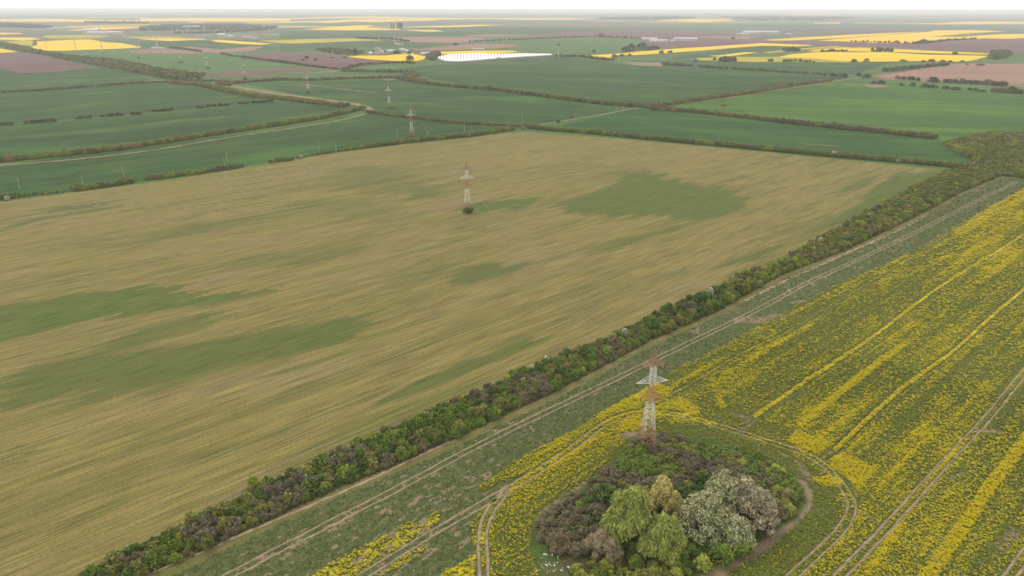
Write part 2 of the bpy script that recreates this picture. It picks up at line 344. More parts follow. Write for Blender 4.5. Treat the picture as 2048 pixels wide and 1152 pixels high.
# middle distance
ff('wheat', [(-400, 165), (0, 137), (37, 146), (146, 140), (205, 137), (262, 146), (300, 160), (176, 171), (0, 184), (-400, 215)], 'wheat_field', 'green wheat field below the ploughed field at the left')
ff('wheat', [(-400, 216), (0, 185), (171, 174), (359, 163), (420, 172), (461, 184), (547, 202), (342, 222), (0, 249), (-400, 278)], 'wheat_field', 'upper green wheat field on the left')
ff('wheat', [(-400, 280), (0, 251), (171, 239), (342, 224), (547, 203), (690, 214), (720, 222), (581, 244), (478, 256), (342, 278), (239, 293), (0, 320), (-400, 358)], 'wheat_field', 'middle green wheat field on the left, above the dry strip')
ff('wheat', [(-400, 375), (0, 330), (300, 292), (560, 256), (720, 230), (735, 228), (820, 239), (950, 250), (1040, 256), (980, 266), (880, 277), (700, 299), (600, 314), (470, 334), (300, 358), (100, 387), (0, 400), (-400, 445)], 'wheat_field', 'lower green wheat field on the left, below the dry strip')
ff('wheat_b', [(492, 168), (560, 165), (700, 162), (800, 157), (880, 170), (1000, 180), (1150, 200), (1262, 217), (1160, 236), (1050, 252), (950, 248), (820, 238), (745, 226), (700, 213), (620, 195), (560, 182)], 'wheat_field', 'green wheat field behind the second row of pylons')
ff('wheat_b', [(780, 140), (840, 133), (950, 123), (1120, 113), (1266, 131), (1420, 137), (1560, 147), (1700, 156), (1570, 168), (1400, 194), (1296, 213), (1200, 206), (1000, 179), (880, 160)], 'wheat_field', 'large green wheat field in front of the polytunnels')
ff('wheat_c', [(1310, 213), (1450, 195), (1600, 170), (1700, 160), (1880, 175), (2048, 190), (2500, 225), (2500, 300), (2048, 275), (1960, 272), (1900, 290), (1880, 278), (1700, 258), (1500, 238), (1390, 224)], 'wheat_field', 'bright green wheat field on the right')
ff('wheat_d', [(1270, 217), (1500, 240), (1700, 260), (1880, 278), (1960, 315), (1960, 336), (1780, 324), (1660, 314), (1480, 297), (1300, 281), (1090, 258)], 'wheat_field', 'long dark green wheat field behind the hedge on the right')
ff('wheat_b', zp(6, [(-950, 690), (0, 695), (700, 715), (2048, 725), (2700, 690), (2400, 780), (2100, 880), (1700, 870), (800, 825), (0, 780), (-900, 780)]), 'wheat_field')
ff('dry', zp(5, [(850, 708), (1350, 715), (1430, 760), (1300, 775), (1000, 750)]), 'dry_grass')
ff('plough_pale', zp(7, [(240, 830), (500, 833), (560, 850), (350, 862)]), 'field')
for k, (m, pts, nm, lb) in enumerate(FF):
    far = min(p[1] for p in pts) < 120
    sheet(nm, pts, -0.30 + k * 0.012 if far else -0.30 + 0.003 * k, M[m], lb)

# ribbons: dry reed strips, dirt roads
def ribbon(name, pl, wl_, wr, z, m, label=None, jit=0.0, world_pts=False):
    w = pl if world_pts else GP(pl)
    w = dens(smooth(w, 2), max(1.0, wl_ * 1.2))
    V = []; F = []
    for i, (x, y) in enumerate(w):
        a = w[max(0, i - 1)]; b = w[min(len(w) - 1, i + 1)]
        dx, dy = b[0] - a[0], b[1] - a[1]; L = math.hypot(dx, dy) + 1e-9; nx, ny = -dy / L, dx / L
        ja, jb = random.uniform(-jit, jit), random.uniform(-jit, jit)
        V += [(x + nx * (wl_ + ja), y + ny * (wl_ + ja), z), (x - nx * (wr + jb), y - ny * (wr + jb), z)]
        if i: F.append((2 * i - 2, 2 * i - 1, 2 * i + 1, 2 * i))
    o = mesh_py(name, V, F, m); tag(o, label, None, None, 'structure'); return o
ribbon('dry_strip', [(-80, 338), (0, 331), (120, 322), (240, 309), (330, 297), (400, 284), (480, 271), (600, 254), (680, 241), (727, 229)], 2.4, 2.4, .08, M['dry'], 'pale dry reed strip along the curved ditch', 1.2)
ribbon('dry_strip', [(460, 172), (500, 178), (540, 186), (600, 193), (660, 201), (700, 206), (728, 212), (742, 220)], 6, 6, .08, M['dry'], 'pale dry reed strip along the winding ditch beyond', 2)
ribbon('dirt_road', [(1068, 251), (1100, 246), (1180, 233), (1262, 218), (1296, 213)], 1.5, 1.5, .09, M["path"], 'pale dirt road between the green fields')
ribbon('dirt_road', [(1296, 214), (1400, 203), (1500, 189), (1600, 172), (1700, 158), (1760, 148), (1860, 135), (1950, 126)], 3, 3, .09, M['dry'], 'dirt road beside the hedge towards the yellow fields', 1)
ribbon('dirt_road', [(610, 135), (640, 137), (668, 141), (680, 141), (655, 145), (600, 147)], 4, 4, .1, M['path'], None, 1)
ribbon('dirt_road', [(1950, 126), (2010, 127), (2150, 129)], 5, 5, .3, M['path'], None, .5)
ribbon('dirt_road', zp(3, [(-400, 920), (0, 870), (400, 850), (800, 832)]), 3, 3, .1, M['dry'], None, 1)
ribbon('dry_strip', zp(3, [(250, 1000), (600, 1050), (1000, 1100), (1350, 1130)]), 2.2, 2.2, .1, M['dry'], None, 3)
ribbon('dry_strip', zp(3, [(650, 945), (850, 940), (1000, 945)]), 8, 8, .1, M['dry'], None, 3)
ribbon('dry_strip', zp(3, [(1400, 958), (1550, 950), (1680, 945)]), 8, 8, .1, M['dry'], None, 3)
ribbon('dry_strip', zp(4, [(80, 765), (400, 740), (600, 725)]), 8, 8, .3, M['dry'], None, 3)
ribbon('dry_strip', zp(4, [(370, 815), (480, 828)]), 6, 6, .3, M['dry'], None, 2)
ribbon('field_mark', [(1596, 287), (1640, 290), (1677, 293)], 1.2, 1.2, .1, M['dry'], None, .5)

# ------------------------------------------------------------------ near fields: one fine sheet in polar steps, split by field
r0, r1 = 62.0, 900.0
NRr = 640; AZ = np.radians(np.arange(-50, 50.01, 0.12)); RR = r0 * (r1 / r0) ** (np.arange(NRr + 1) / NRr)
RG, AG = np.meshgrid(RR, AZ, indexing='ij')
GX = RG * np.sin(AG); GY = RG * np.cos(AG)

hedge_left = GP([(2070, 318), (1985, 330), (1890, 344), (1800, 388), (1650, 470), (1560, 521), (1400, 588), (1200, 680), (1090, 722), (900, 808), (600, 938), (400, 1030), (130, 1165), (-120, 1300)])
hedge_right = GP([(2100, 362), (2003, 352), (1920, 387), (1820, 440), (1700, 497), (1640, 522), (1560, 551), (1440, 622), (1300, 683), (1190, 742), (1100, 790), (1000, 836), (880, 893), (750, 948), (600, 1012), (440, 1090), (285, 1158), (60, 1262)])
north = GP([(-700, 520), (-300, 440), (0, 404), (60, 397), (150, 384), (320, 363), (480, 337), (600, 318), (690, 303), (800, 290), (900, 280), (1000, 268), (1050, 264), (1300, 282), (1483, 300), (1665, 317), (1775, 328), (1890, 340)])
# fallow field polygon
fallow_poly = north + hedge_left[3:] + [(-150, 60), (-500, 60), (-700, 200)]
rape_poly = [hedge_right[i] for i in range(len(hedge_right))] + [(-90, 40), (500, 40), (900, 300), (900, 700)]
island = GP([(1240, 905), (1262, 880), (1300, 868), (1350, 872), (1420, 880), (1500, 905), (1560, 935), (1600, 975), (1606, 1000), (1590, 1030), (1540, 1062), (1480, 1095), (1400, 1140), (1330, 1185), (1200, 1215), (1110, 1200), (1085, 1150), (1070, 1100), (1070, 1060), (1085, 1035), (1130, 1005), (1175, 975), (1205, 940)])
Uc = GX * UX + GY * UY; Vc = GX * UY - GY * UX      # along rows / across rows
hedge_band_w = hedge_left + hedge_right[::-1]

cx = (GX[:-1, :-1] + GX[1:, 1:]) / 2; cy = (GY[:-1, :-1] + GY[1:, 1:]) / 2
isl = inside(cx, cy, island)
fal = inside(cx, cy, fallow_poly)
rap = inside(cx, cy, rape_poly) & ~isl
# anything else in the near area that lies between the two: hedge floor
hb = inside(cx, cy, hedge_band_w) & ~fal & ~rap & ~isl
idx = np.arange(GX.size).reshape(GX.shape)
quads = np.stack([idx[:-1, :-1], idx[:-1, 1:], idx[1:, 1:], idx[1:, :-1]], -1)
def sub(name, mask, m, label):
    q = quads[mask]; u, inv = np.unique(q.ravel(), return_inverse=True)
    V = np.stack([GX.ravel()[u], GY.ravel()[u], np.zeros(len(u))], -1)
    o = mesh_np(name, V, inv.reshape(-1, 4)[:, ::-1], m); tag(o, label, None, None, 'structure')
    return o, u

# ---- fallow field: green where the crop survives
def imgblob(X, Y, polys):
    """soft-edged patches; outlines given where they lie, edges frayed along the rows"""
    U = X * UX + Y * UY; V = X * UY - Y * UX
    w = (fbm(U / 60, V / 4.0, 3, 5) - .5) * 55 + (fbm(U / 10, V / .9, 9) - .5) * 26
    w2 = (fbm(U / 60, V / 12, 23) - .5) * 12
    Xw = X + UX * w + UY * w2; Yw = Y + UY * w - UX * w2
    g = np.zeros(X.shape)
    for s, soft, pts in polys:
        d = sdist(Xw, Yw, GP(pts)); g = np.maximum(g, s * (1 - sstep(-soft, soft, d)))
    return g
GREEN = [
 (.45, 9, [(560, 400), (720, 400), (880, 430), (860, 455), (700, 450), (560, 430)]), (.5, 5, [(250, 470), (420, 440), (560, 425), (500, 450), (330, 480)]),
 (.45, 6, [(430, 520), (560, 500), (700, 500), (600, 530), (450, 545)]), (.55, 4, [(1150, 500), (1300, 460), (1420, 430), (1300, 480), (1180, 520)]), (.5, 5, [(600, 880), (760, 820), (900, 760), (860, 800), (700, 860)]), (.5, 3, [(0, 1090), (160, 1020), (330, 945), (300, 975), (150, 1050), (20, 1110)]), (.5, 3, [(1650, 390), (1750, 350), (1790, 345), (1700, 385)]), (.45, 4, [(1200, 345), (1300, 330), (1330, 345), (1240, 360)]),
 (1.15, 5, [(-120, 700), (-60, 640), (0, 622), (150, 588), (330, 570), (440, 584), (560, 582), (430, 615), (300, 628), (200, 635), (80, 662), (0, 684)]),
 (.65, 4, [(150, 710), (260, 660), (400, 630), (470, 640), (350, 672), (220, 712)]),
 (.82, 8, [(-60, 815), (0, 752), (150, 712), (300, 694), (500, 664), (700, 640), (765, 650), (650, 692), (500, 724), (350, 772), (200, 800), (60, 805)]),
 (.9, 3, [(560, 690), (620, 668), (750, 640), (770, 652), (700, 676), (600, 700)]),
 (.85, 3, [(740, 800), (830, 752), (960, 702), (1080, 655), (1110, 665), (1000, 712), (880, 757), (780, 803)]),
 (.75, 4, [(890, 548), (940, 530), (1030, 520), (1050, 530), (1000, 552), (920, 575)]),
 (.9, 7, [(1240, 348), (1300, 340), (1380, 367), (1450, 378), (1500, 400), (1480, 425), (1390, 443), (1320, 432), (1220, 440), (1130, 425), (1100, 407), (1180, 388), (1230, 370)]),
 (.95, 3, [(940, 408), (1010, 400), (1090, 400), (1070, 413), (1000, 416), (960, 426), (935, 432), (915, 425)]),
 (.85, 3, [(-80, 480), (0, 455), (60, 438), (150, 424), (240, 410), (235, 418), (120, 436), (0, 462)]),
 (.7, 3, [(0, 438), (120, 412), (240, 401), (235, 408), (120, 422), (0, 446)]),
 (.5, 8, [(640, 332), (760, 335), (850, 345), (880, 380), (900, 400), (800, 400), (700, 380), (620, 360)]),
 (.75, 3, [(1440, 520), (1540, 489), (1568, 490), (1500, 521), (1400, 542)]),
 (.95, 5, [(1800, 348), (1890, 344), (1800, 390), (1700, 442), (1640, 470), (1600, 480), (1680, 425), (1740, 385)]),
 (.4, 6, [(1180, 585), (1330, 542), (1380, 535), (1300, 572), (1180, 612)]),
 (.9, 2, [(-60, 935), (0, 895), (12, 905), (12, 935), (0, 950)]),
 (.7, 2, [(325, 445), (380, 434), (385, 438), (335, 448)]), (.6, 2, [(520, 392), (600, 378), (600, 383), (530, 396)]),
 (.5, 4, [(520, 520), (700, 490), (790, 480), (700, 512), (560, 548)]),
 (.5, 6, [(760, 560), (860, 540), (900, 545), (820, 575), (740, 590)]),
]
def fallow_attrs(X, Y):
    U = X * UX + Y * UY; V = X * UY - Y * UX
    g = imgblob(X, Y, GREEN)
    # tractor lines, greener than the rest
    ph = (V + 3.0) / 18.0; k = np.floor(ph); fr = (ph - k) * 18.0
    line = np.maximum(1 - sstep(.35, 1.1, np.abs(fr - 8.4)), 1 - sstep(.35, 1.1, np.abs(fr - 10.6)))
    on = sstep(.42, .58, fbm(U / 60 + k * 7.3, k * 3.1, 41, 2))
    g = np.maximum(g, line * on * .6)
    st = fbm(U / 90, V / 3.0, 91, 4)
    g = np.clip(g + sstep(.56, .78, st * .7 + fbm(U / 70, V / 25, 93, 3) * .3) * .55, 0, 1)
    tan = fbm(U / 120, V / 16, 51)
    return g, tan
o, u = sub('stubble_field', fal, None, 'wide tan and green streaked field filling the left and middle'); o.data.materials.clear()
xs, ys = GX.ravel()[u], GY.ravel()[u]
g_, t_ = fallow_attrs(xs, ys); attr(o, 'green', g_); attr(o, 'tanv', t_)
t = NT('patchy_stubble_field')
rw = ROW
big = t.noise(t.coords(rw, (.030, .0065, 1)), 1.0, 4, .55)
mid = t.noise(t.coords(rw, (.35, .018, 1)), 1.0, 4, .65)
thin = t.noise(t.coords(rw, (1.9, .06, 1)), 1.0, 3, .6)
fine = t.noise(t.coords(rw, (3.4, 1.3, 1)), 1.0, 3, .8)
grain = t.math('ADD', t.math('MULTIPLY', fine, .5), t.math('MULTIPLY', thin, .5))
c = t.mix(t.rng(grain, .36, .64), lin(100, 91, 51), lin(157, 141, 83))
pink = t.rng(t.math('ADD', t.math('MULTIPLY', big, .6), t.math('MULTIPLY', mid, .4)), .50, .66)
c = t.mix(t.math('MULTIPLY', pink, .6), c, t.mix(t.rng(grain, .4, .6), lin(102, 90, 70), lin(148, 130, 102)))
yel = t.noise(t.coords(rw, (.09, .012, 3)), 1.0, 4, .6)
c = t.mix(t.math('MULTIPLY', t.rng(yel, .47, .64), .42), c, t.mix(t.rng(grain, .38, .62), lin(105, 100, 46), lin(156, 145, 70)))
gs = t.rng(t.math('ADD', t.math('MULTIPLY', mid, .6), t.math('MULTIPLY', big, .4)), .53, .42)
c = t.mix(t.math('MULTIPLY', gs, .55), c, t.mix(t.rng(grain, .36, .64), lin(78, 80, 42), lin(116, 112, 60)))
md2 = t.noise(t.coords(rw, (.75, .02, 1)), 1.0, 3, .65)
c = t.mix(t.math('MULTIPLY', t.rng(md2, .52, .64), .32), c, lin(92, 94, 52))
c = t.mix(t.math('MULTIPLY', t.rng(md2, .46, .36), .25), c, lin(164, 152, 88))
ga = t.math('ADD', t.at('green'), t.math('MULTIPLY', t.math('SUBTRACT', t.math('ADD', t.math('MULTIPLY', mid, .6), t.math('MULTIPLY', yel, .4)), .5), 1.5))
gcol = t.mix(t.rng(grain, .38, .64), lin(52, 82, 26), lin(92, 114, 42))
gcol = t.mix(t.math('MULTIPLY', t.rng(thin, .4, .6), .35), gcol, lin(110, 108, 56))
gcol = t.mix(t.math('MULTIPLY', t.rng(mid, .5, .64), .45), gcol, lin(96, 92, 58))
gcol = t.mix(t.rng(t.at('green'), .7, 1.0), t.mix(t.rng(grain, .35, .65), lin(68, 82, 36), lin(102, 108, 54)), gcol)
c = t.mix(t.math('MULTIPLY', t.rng(ga, .15, .85), .85), c, gcol)
t.bump(fine, .35, .25)
o.data.materials.append(t.out(c))

# ---- rapeseed field
def gp(p): return GP(p)
TRACKS = [  # centre line, half gauge, wheel half width, soil strength, label
 ('T1', [(380, 1190), (445, 1158), (600, 1077), (800, 975), (900, 920), (1000, 868), (1200, 773), (1400, 675), (1500, 628), (1620, 562), (1660, 545), (1785, 488), (1910, 424), (2032, 364)], 1.0, .22, 1, 'pair of bare tractor tracks through the green strip beside the hedge'),
 ('T2', [(680, 1180), (725, 1152), (830, 1087), (900, 1045), (975, 1002), (1070, 946), (1150, 893), (1205, 848), (1246, 831), (1287, 823), (1330, 826), (1369, 833), (1430, 849), (1533, 881), (1614, 907), (1655, 934), (1690, 978), (1708, 1010), (1692, 1050), (1645, 1098), (1585, 1152), (1560, 1180)], .95, .22, 1, 'pair of tractor tracks curving round the thicket'),
 ('T3', [(1290, 818), (1356, 784), (1410, 752), (1483, 708), (1554, 677), (1617, 639), (1700, 589), (1825, 513), (1950, 439), (2060, 386)], .95, .22, .35, 'pair of dark tramlines behind the pylon'),
 ('T5', [(1480, 852), (1508, 834), (1615, 760), (1737, 682), (1867, 580), (1992, 505), (2070, 455)], .95, .22, .4, 'pair of tramlines with bright flowers between, right of the pylon'),
 ('T6', [(1645, 918), (1670, 901), (1740, 833), (1810, 771), (1912, 700), (1971, 643), (2070, 560)], .95, .22, .4, 'pair of tramlines running up from the bright square patch'),
 ('T7', [(1650, 1180), (1679, 1152), (1769, 1061), (1842, 979), (1912, 901), (1973, 840), (2048, 745), (2110, 680)], .95, .28, 1, 'pair of bare tractor tracks in the lower right'),
 ('T8', [(968, 1185), (968, 1151), (965, 1090), (966, 1055), (979, 1022), (1010, 985)], .95, .36, 1, 'short pair of bare tracks turning down at the bottom'),
 ('T9', [(2000, 1180), (2020, 1151), (2056, 1105), (2110, 1030)], .95, .28, .8, 'pair of tracks in the bottom right corner'),
]
flower_edge = GP([(2200, 305), (2048, 379), (1971, 420), (1825, 504), (1754, 537), (1696, 560), (1617, 600), (1554, 633), (1492, 667), (1421, 706), (1329, 754), (1310, 767), (1233, 811), (1170, 847), (1090, 892), (1000, 944), (957, 972), (961, 987), (1010, 962), (1060, 940), (975, 1010), (940, 1050), (955, 1120), (1000, 1200), (2000, 1300), (2400, 900)])
FP = [  # value, softness, polygon  (flowering density)
 (.60, .4, [(879, 1022), (761, 1072), (707, 1101), (618, 1151), (560, 1190), (690, 1180), (721, 1148), (822, 1090), (882, 1040)]),
 (.55, 1, [(743, 1151), (800, 1115), (857, 1085), (862, 1098), (800, 1135), (771, 1151), (750, 1175), (715, 1175)]),
 (.75, .5, [(870, 1160), (882, 1149), (954, 1105), (950, 1152), (955, 1180), (850, 1180)]),
 (1.0, .4, [(1195, 832), (1233, 809), (1310, 767), (1348, 782), (1300, 803), (1240, 820), (1205, 838)]),
 (.9, .6, [(1345, 808), (1358, 796), (1400, 818), (1400, 828), (1355, 822)]),
 (1.0, .25, [(1666, 915), (1680, 906), (1750, 937), (1741, 958), (1716, 976), (1692, 957), (1664, 934)]),
 (.95, .4, [(1572, 882), (1592, 861), (1666, 890), (1640, 907), (1600, 897)]),
 (.9, .6, [(1610, 958), (1680, 950), (1692, 972), (1650, 975)]),
 (.85, 1, [(1430, 802), (1442, 798), (1456, 812), (1440, 818)]),
 (.5, 1.5, [(1000, 1000), (1080, 955), (1160, 900), (1235, 850), (1250, 870), (1200, 915), (1120, 970), (1040, 1010), (1005, 1025)]),
]
LOW = [  # flowering suppressed: value, softness, polygon
 (.08, 2, [(1290, 842), (1440, 858), (1600, 912), (1650, 950), (1680, 1000), (1690, 1050), (1580, 1160), (1380, 1190), (1400, 1110), (1540, 1055), (1600, 1000), (1550, 930), (1420, 880), (1300, 870)]),
 (.12, 1, [(1455, 815), (1510, 840), (1600, 862), (1575, 885), (1480, 862), (1400, 832), (1380, 800), (1420, 800)]),
 (.22, 2, [(1000, 1030), (1100, 960), (1200, 900), (1240, 900), (1180, 960), (1070, 1040), (1065, 1110), (1100, 1200), (990, 1200), (985, 1060)]),
 (.25, 2, [(1360, 800), (1400, 770), (1440, 800), (1420, 815)]),
]
STRIPS = [(GP([(1600, 850), (1627, 828), (1696, 774), (1758, 725), (1808, 690)]), 1.3, 1.0), (GP([(1850, 1160), (1867, 1135), (1932, 1045), (1973, 983), (2048, 885), (2120, 800)]), 1.6, 1.0),
          (GP([(1508, 834), (1615, 760), (1737, 682), (1867, 580), (1992, 505), (2070, 455)]), .75, 1.0), (GP([(1670, 901), (1740, 833), (1810, 771), (1912, 700), (1971, 643), (2070, 560)]), .75, .95),
          (GP([(1205, 848), (1246, 831), (1287, 823), (1369, 833), (1430, 849)]), .7, .9), (GP([(1880, 520), (1910, 510)]), 1.5, .9)]
SOILS = [(GP([(1410, 1160), (1471, 1120), (1533, 1083), (1586, 1042), (1612, 1005), (1612, 980), (1600, 965)]), 1.5, 1.0), (GP([(1400, 1175), (1440, 1140)]), 1.8, 1), (GP([(1072, 1075), (1072, 1048), (1085, 1026), (1123, 1000), (1176, 962)]), .9, .75),
         (GP([(1480, 640), (1520, 640), (1560, 632)]), 3.0, .6), (GP([(1480, 862), (1510, 838)]), .9, .55), (GP([(1250, 872), (1280, 866)]), 1.4, .8), (GP([(1560, 905), (1600, 925), (1620, 960)]), 1.0, .6),
         (GP([(1855, 1000), (1880, 985), (1920, 945)]), 2.0, .45), (GP([(1700, 850), (1730, 800)]), 1, .3), (GP([(1460, 826), (1500, 836)]), 1.2, .6), (GP([(1960, 860), (1995, 862)]), 1.4, .8), (GP([(2000, 1095), (2030, 1060)]), 1.6, .6)]
hr_line = hedge_right
TW = [(smooth(GP(p), 2), hg, ww, s) for _, p, hg, ww, s, _l in TRACKS]
def rape_attrs(X, Y):
    U = X * UX + Y * UY; V = X * UY - Y * UX
    w = (fbm(U / 6, V / 3, 71) - .5) * 1.6
    base = 1 - sstep(-.5, .6, sdist(X, Y, flower_edge) + w)
    st = fbm(U / 45, V / 3.2, 5, 4); lo = fbm(U / 90, V / 18, 15, 3); sp_ = fbm(U / 7, V / 4, 25, 3)
    f = base * np.clip(.36 + (st - .5) * 1.2 + (lo - .5) * .9 + (sp_ - .5) * .6, .14, .85)
    far_gain = sstep(200, 600, np.hypot(X, Y)) * .34
    f = f + base * far_gain
    for v, s, p in LOW:
        m = 1 - sstep(-s, s, sdist(X, Y, GP(p)) + w * 1.5); f = f * (1 - m) + v * (sp_ * 2) * m
    for v, s, p in FP:
        m = 1 - sstep(-s, s, sdist(X, Y, GP(p)) + w * .6); f = f * (1 - m) + v * m
    for pl, hw, v in STRIPS:
        m = 1 - sstep(hw * .7, hw * 1.3, dist_pl(X, Y, pl) + w * .4); f = np.maximum(f, v * m)
    soil = sstep(.585, .67, fbm(U / 2.4, V / .8, 35, 3) * .72 + fbm(U / 30, V / 9, 37, 2) * .28) * .7
    band = 1 - base
    soil = soil * (.3 + .7 * band)
    for pl, hw, v in SOILS:
        m = 1 - sstep(hw * .6, hw * 1.6, dist_pl(X, Y, pl) + w * .8); soil = np.maximum(soil, v * m)
    trk = np.full(X.shape, 9.0)
    for pl, hg, ww, s in TW:
        d = np.abs(dist_pl(X, Y, pl) - hg) - ww; trk = np.minimum(trk, d)
    soil = np.maximum(soil, (1 - sstep(0, .5, trk)) * .45)
    hd = dist_pl(X, Y, hr_line)
    verge = 1 - sstep(2.2, 3.6, hd + w)
    idist = dist_pl(X, Y, island + [island[0]])
    grass = (1 - sstep(.5, 1.6, idist + w * .5))
    f = f * (1 - sstep(.3, .9, soil)) * (1 - verge) * (1 - grass)
    f = np.where(trk < .05, 0, f)
    return np.clip(f, 0, 1), np.clip(soil, 0, 1), verge, grass, trk, base
o, u = sub('rapeseed_field', rap, None, 'rapeseed field with green strip and yellow flowering rows on the right'); o.data.materials.clear()
xs, ys = GX.ravel()[u], GY.ravel()[u]
f_, s_, ve_, gr_, tk_, ba_ = rape_attrs(xs, ys)
for n_, a_ in (('flower', f_), ('soil', s_), ('verge', ve_), ('grass', gr_), ('blossoming', ba_)): attr(o, n_, a_)
t = NT('rapeseed_canopy')
fine = t.noise(t.coords(rw, (2.2, 1.4, 1)), 1.0, 3, .75)
fin2 = t.noise(t.coords(rw, (4.0, 2.2, 2)), 1.0, 2, .8)
rows = t.noise(t.coords(rw, (2.6, .25, 1)), 1.0, 2, .6)
med = t.noise(t.coords(rw, (.5, .12, 1)), 1.0, 3, .6)
g1 = t.mix(t.rng(fine, .35, .65), lin(70, 82, 44), lin(104, 110, 66))             # strip not yet in flower
g1 = t.mix(t.rng(rows, .52, .66, 0, .6), g1, lin(118, 102, 80))
g2 = t.mix(t.rng(fine, .35, .65), lin(90, 96, 36), lin(126, 128, 50))             # under the flowers
c = t.mix(t.at('blossoming'), g1, g2)
fth = t.math('ADD', t.math('ADD', t.math('MULTIPLY', fine, .55), t.math('MULTIPLY', fin2, .45)), t.math('MULTIPLY', t.at('flower'), .42))
ymask = t.rng(fth, .70, .80)
ycol = t.mix(t.rng(fin2, .3, .7), lin(176, 160, 14), lin(222, 200, 22))
c = t.mix(t.math('MULTIPLY', ymask, t.rng(t.at('flower'), .02, .15)), c, ycol)
scol = t.mix(t.rng(fin2, .3, .7), lin(112, 98, 74), lin(160, 140, 112))
c = t.mix(t.rng(t.math('ADD', t.at('soil'), t.math('MULTIPLY', t.math('SUBTRACT', fine, .5), 1.2)), .35, .6), c, scol)
vcol = t.mix(t.rng(fine, .35, .65), lin(90, 96, 48), lin(122, 118, 68))
vcol = t.mix(t.rng(med, .48, .62, 0, .7), vcol, lin(136, 116, 82))
c = t.mix(t.at('verge'), c, vcol)
c = t.mix(t.at('grass'), c, t.mix(t.rng(fine, .3, .7), lin(66, 84, 32), lin(98, 110, 50)))
t.bump(fine, .5, .35)
o.data.materials.append(t.out(c))

o, u = sub('thicket_ground', isl, M['scrub_floor'], 'leaf litter and grass floor under the thicket round the pylon')
o, u = sub('hedge_bank', hb, M['scrub_floor'], 'grassy bank under the long hedgerow')

# tracks as strips of bare soil pressed through the crop
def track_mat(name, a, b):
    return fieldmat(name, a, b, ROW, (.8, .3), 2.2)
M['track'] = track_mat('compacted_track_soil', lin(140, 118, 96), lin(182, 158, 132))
M['track_dark'] = track_mat('dark_green_track_soil', lin(62, 64, 36), lin(98, 90, 58))  # darker, greener soil colour for the weaker tramlines
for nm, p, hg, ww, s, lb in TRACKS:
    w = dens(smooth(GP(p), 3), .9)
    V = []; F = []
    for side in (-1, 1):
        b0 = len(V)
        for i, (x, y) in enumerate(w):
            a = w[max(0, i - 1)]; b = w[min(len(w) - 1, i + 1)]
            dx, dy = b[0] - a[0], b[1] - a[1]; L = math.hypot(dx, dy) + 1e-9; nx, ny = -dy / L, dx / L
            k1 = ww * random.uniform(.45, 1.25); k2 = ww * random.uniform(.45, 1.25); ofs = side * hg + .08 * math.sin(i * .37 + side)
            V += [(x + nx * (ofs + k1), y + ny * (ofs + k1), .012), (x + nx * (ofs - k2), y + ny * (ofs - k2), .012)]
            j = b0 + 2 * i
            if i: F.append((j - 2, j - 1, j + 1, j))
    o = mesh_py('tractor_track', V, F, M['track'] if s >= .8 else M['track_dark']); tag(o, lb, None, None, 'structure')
# footpath worn along the foot of the hedge
ribbon('field_path', [(250, 1175), (290, 1152), (420, 1097), (480, 1070), (600, 1020), (740, 960), (850, 906), (900, 884)], .4, .35, .012, M['track'], 'narrow worn dirt path along the foot of the hedgerow', .25)
ribbon('field_path', [(1490, 602), (1560, 566), (1640, 530), (1700, 503), (1800, 460), (1850, 432)], .7, .9, .012, M['track'], 'pale dirt edge along the hedgerow towards the right', .4)

# ------------------------------------------------------------------ foliage shapes
rng = np.random.default_rng(5)
def cloud(n, lobes, size, up=.35, droop=0.0, shell=.7, rg=None, aspect=1.0):
    """leaf-clump quads spread over the lobes (centre, radii)"""
    rg = rg or rng
    W = np.array([max(.05, r[0] * r[1] + r[2] * (r[0] + r[1]) / 2) for _, r in lobes]); W = W / W.sum()
    k = rg.choice(len(lobes), n, p=W)
    Cc = np.array([c for c, _ in lobes])[k]; Rr = np.array([r for _, r in lobes])[k]
    d = rg.normal(size=(n, 3)); d /= np.linalg.norm(d, axis=1)[:, None]
    lowm = d[:, 2] < -.6; d[lowm, 2] *= -1
    rad = shell + (1 - shell) * rg.random(n) ** .6
    rad *= 1 + rg.normal(size=n) * .07
    p = Cc + d * Rr * rad[:, None]
    p[:, 2] = np.maximum(p[:, 2], .08)
    nrm = d * .9 + rg.normal(size=(n, 3)) * .55 + np.array([0, 0, up]); nrm /= np.linalg.norm(nrm, axis=1)[:, None]
    a = np.cross(nrm, rg.normal(size=(n, 3)))
    if droop:
        dn = np.array([0, 0, -1.0]); dn = dn - nrm * (nrm @ dn)[:, None]; a = a * (1 - droop) + dn * droop * 1.2
    a /= np.linalg.norm(a, axis=1)[:, None] + 1e-9
    b = np.cross(nrm, a)
    s = size * (0.6 + .8 * rg.random(n))[:, None] * .5
    la = s * aspect; lb = s / math.sqrt(aspect) if aspect > 1 else s
    V = np.concatenate([p - a * la - b * lb * .6, p + a * la * .2 - b * lb, p + a * la + b * lb * .3, p - a * la * .1 + b * lb], 1).reshape(-1, 3)
    F = np.arange(4 * n).reshape(n, 4)
    return V, F
def branch(V, F, a, b, ra, rb, n=5):
    a = Vector(a); b = Vector(b); d = (b - a).normalized(); x = d.orthogonal().normalized(); y = d.cross(x); o_ = len(V)
    for p, r in ((a, ra), (b, rb)):
        for i in range(n): t_ = 2 * math.pi * i / n; V.append(tuple(p + (x * math.cos(t_) + y * math.sin(t_)) * r))
    for i in range(n): F.append((o_ + i, o_ + (i + 1) % n, o_ + n + (i + 1) % n, o_ + n + i))
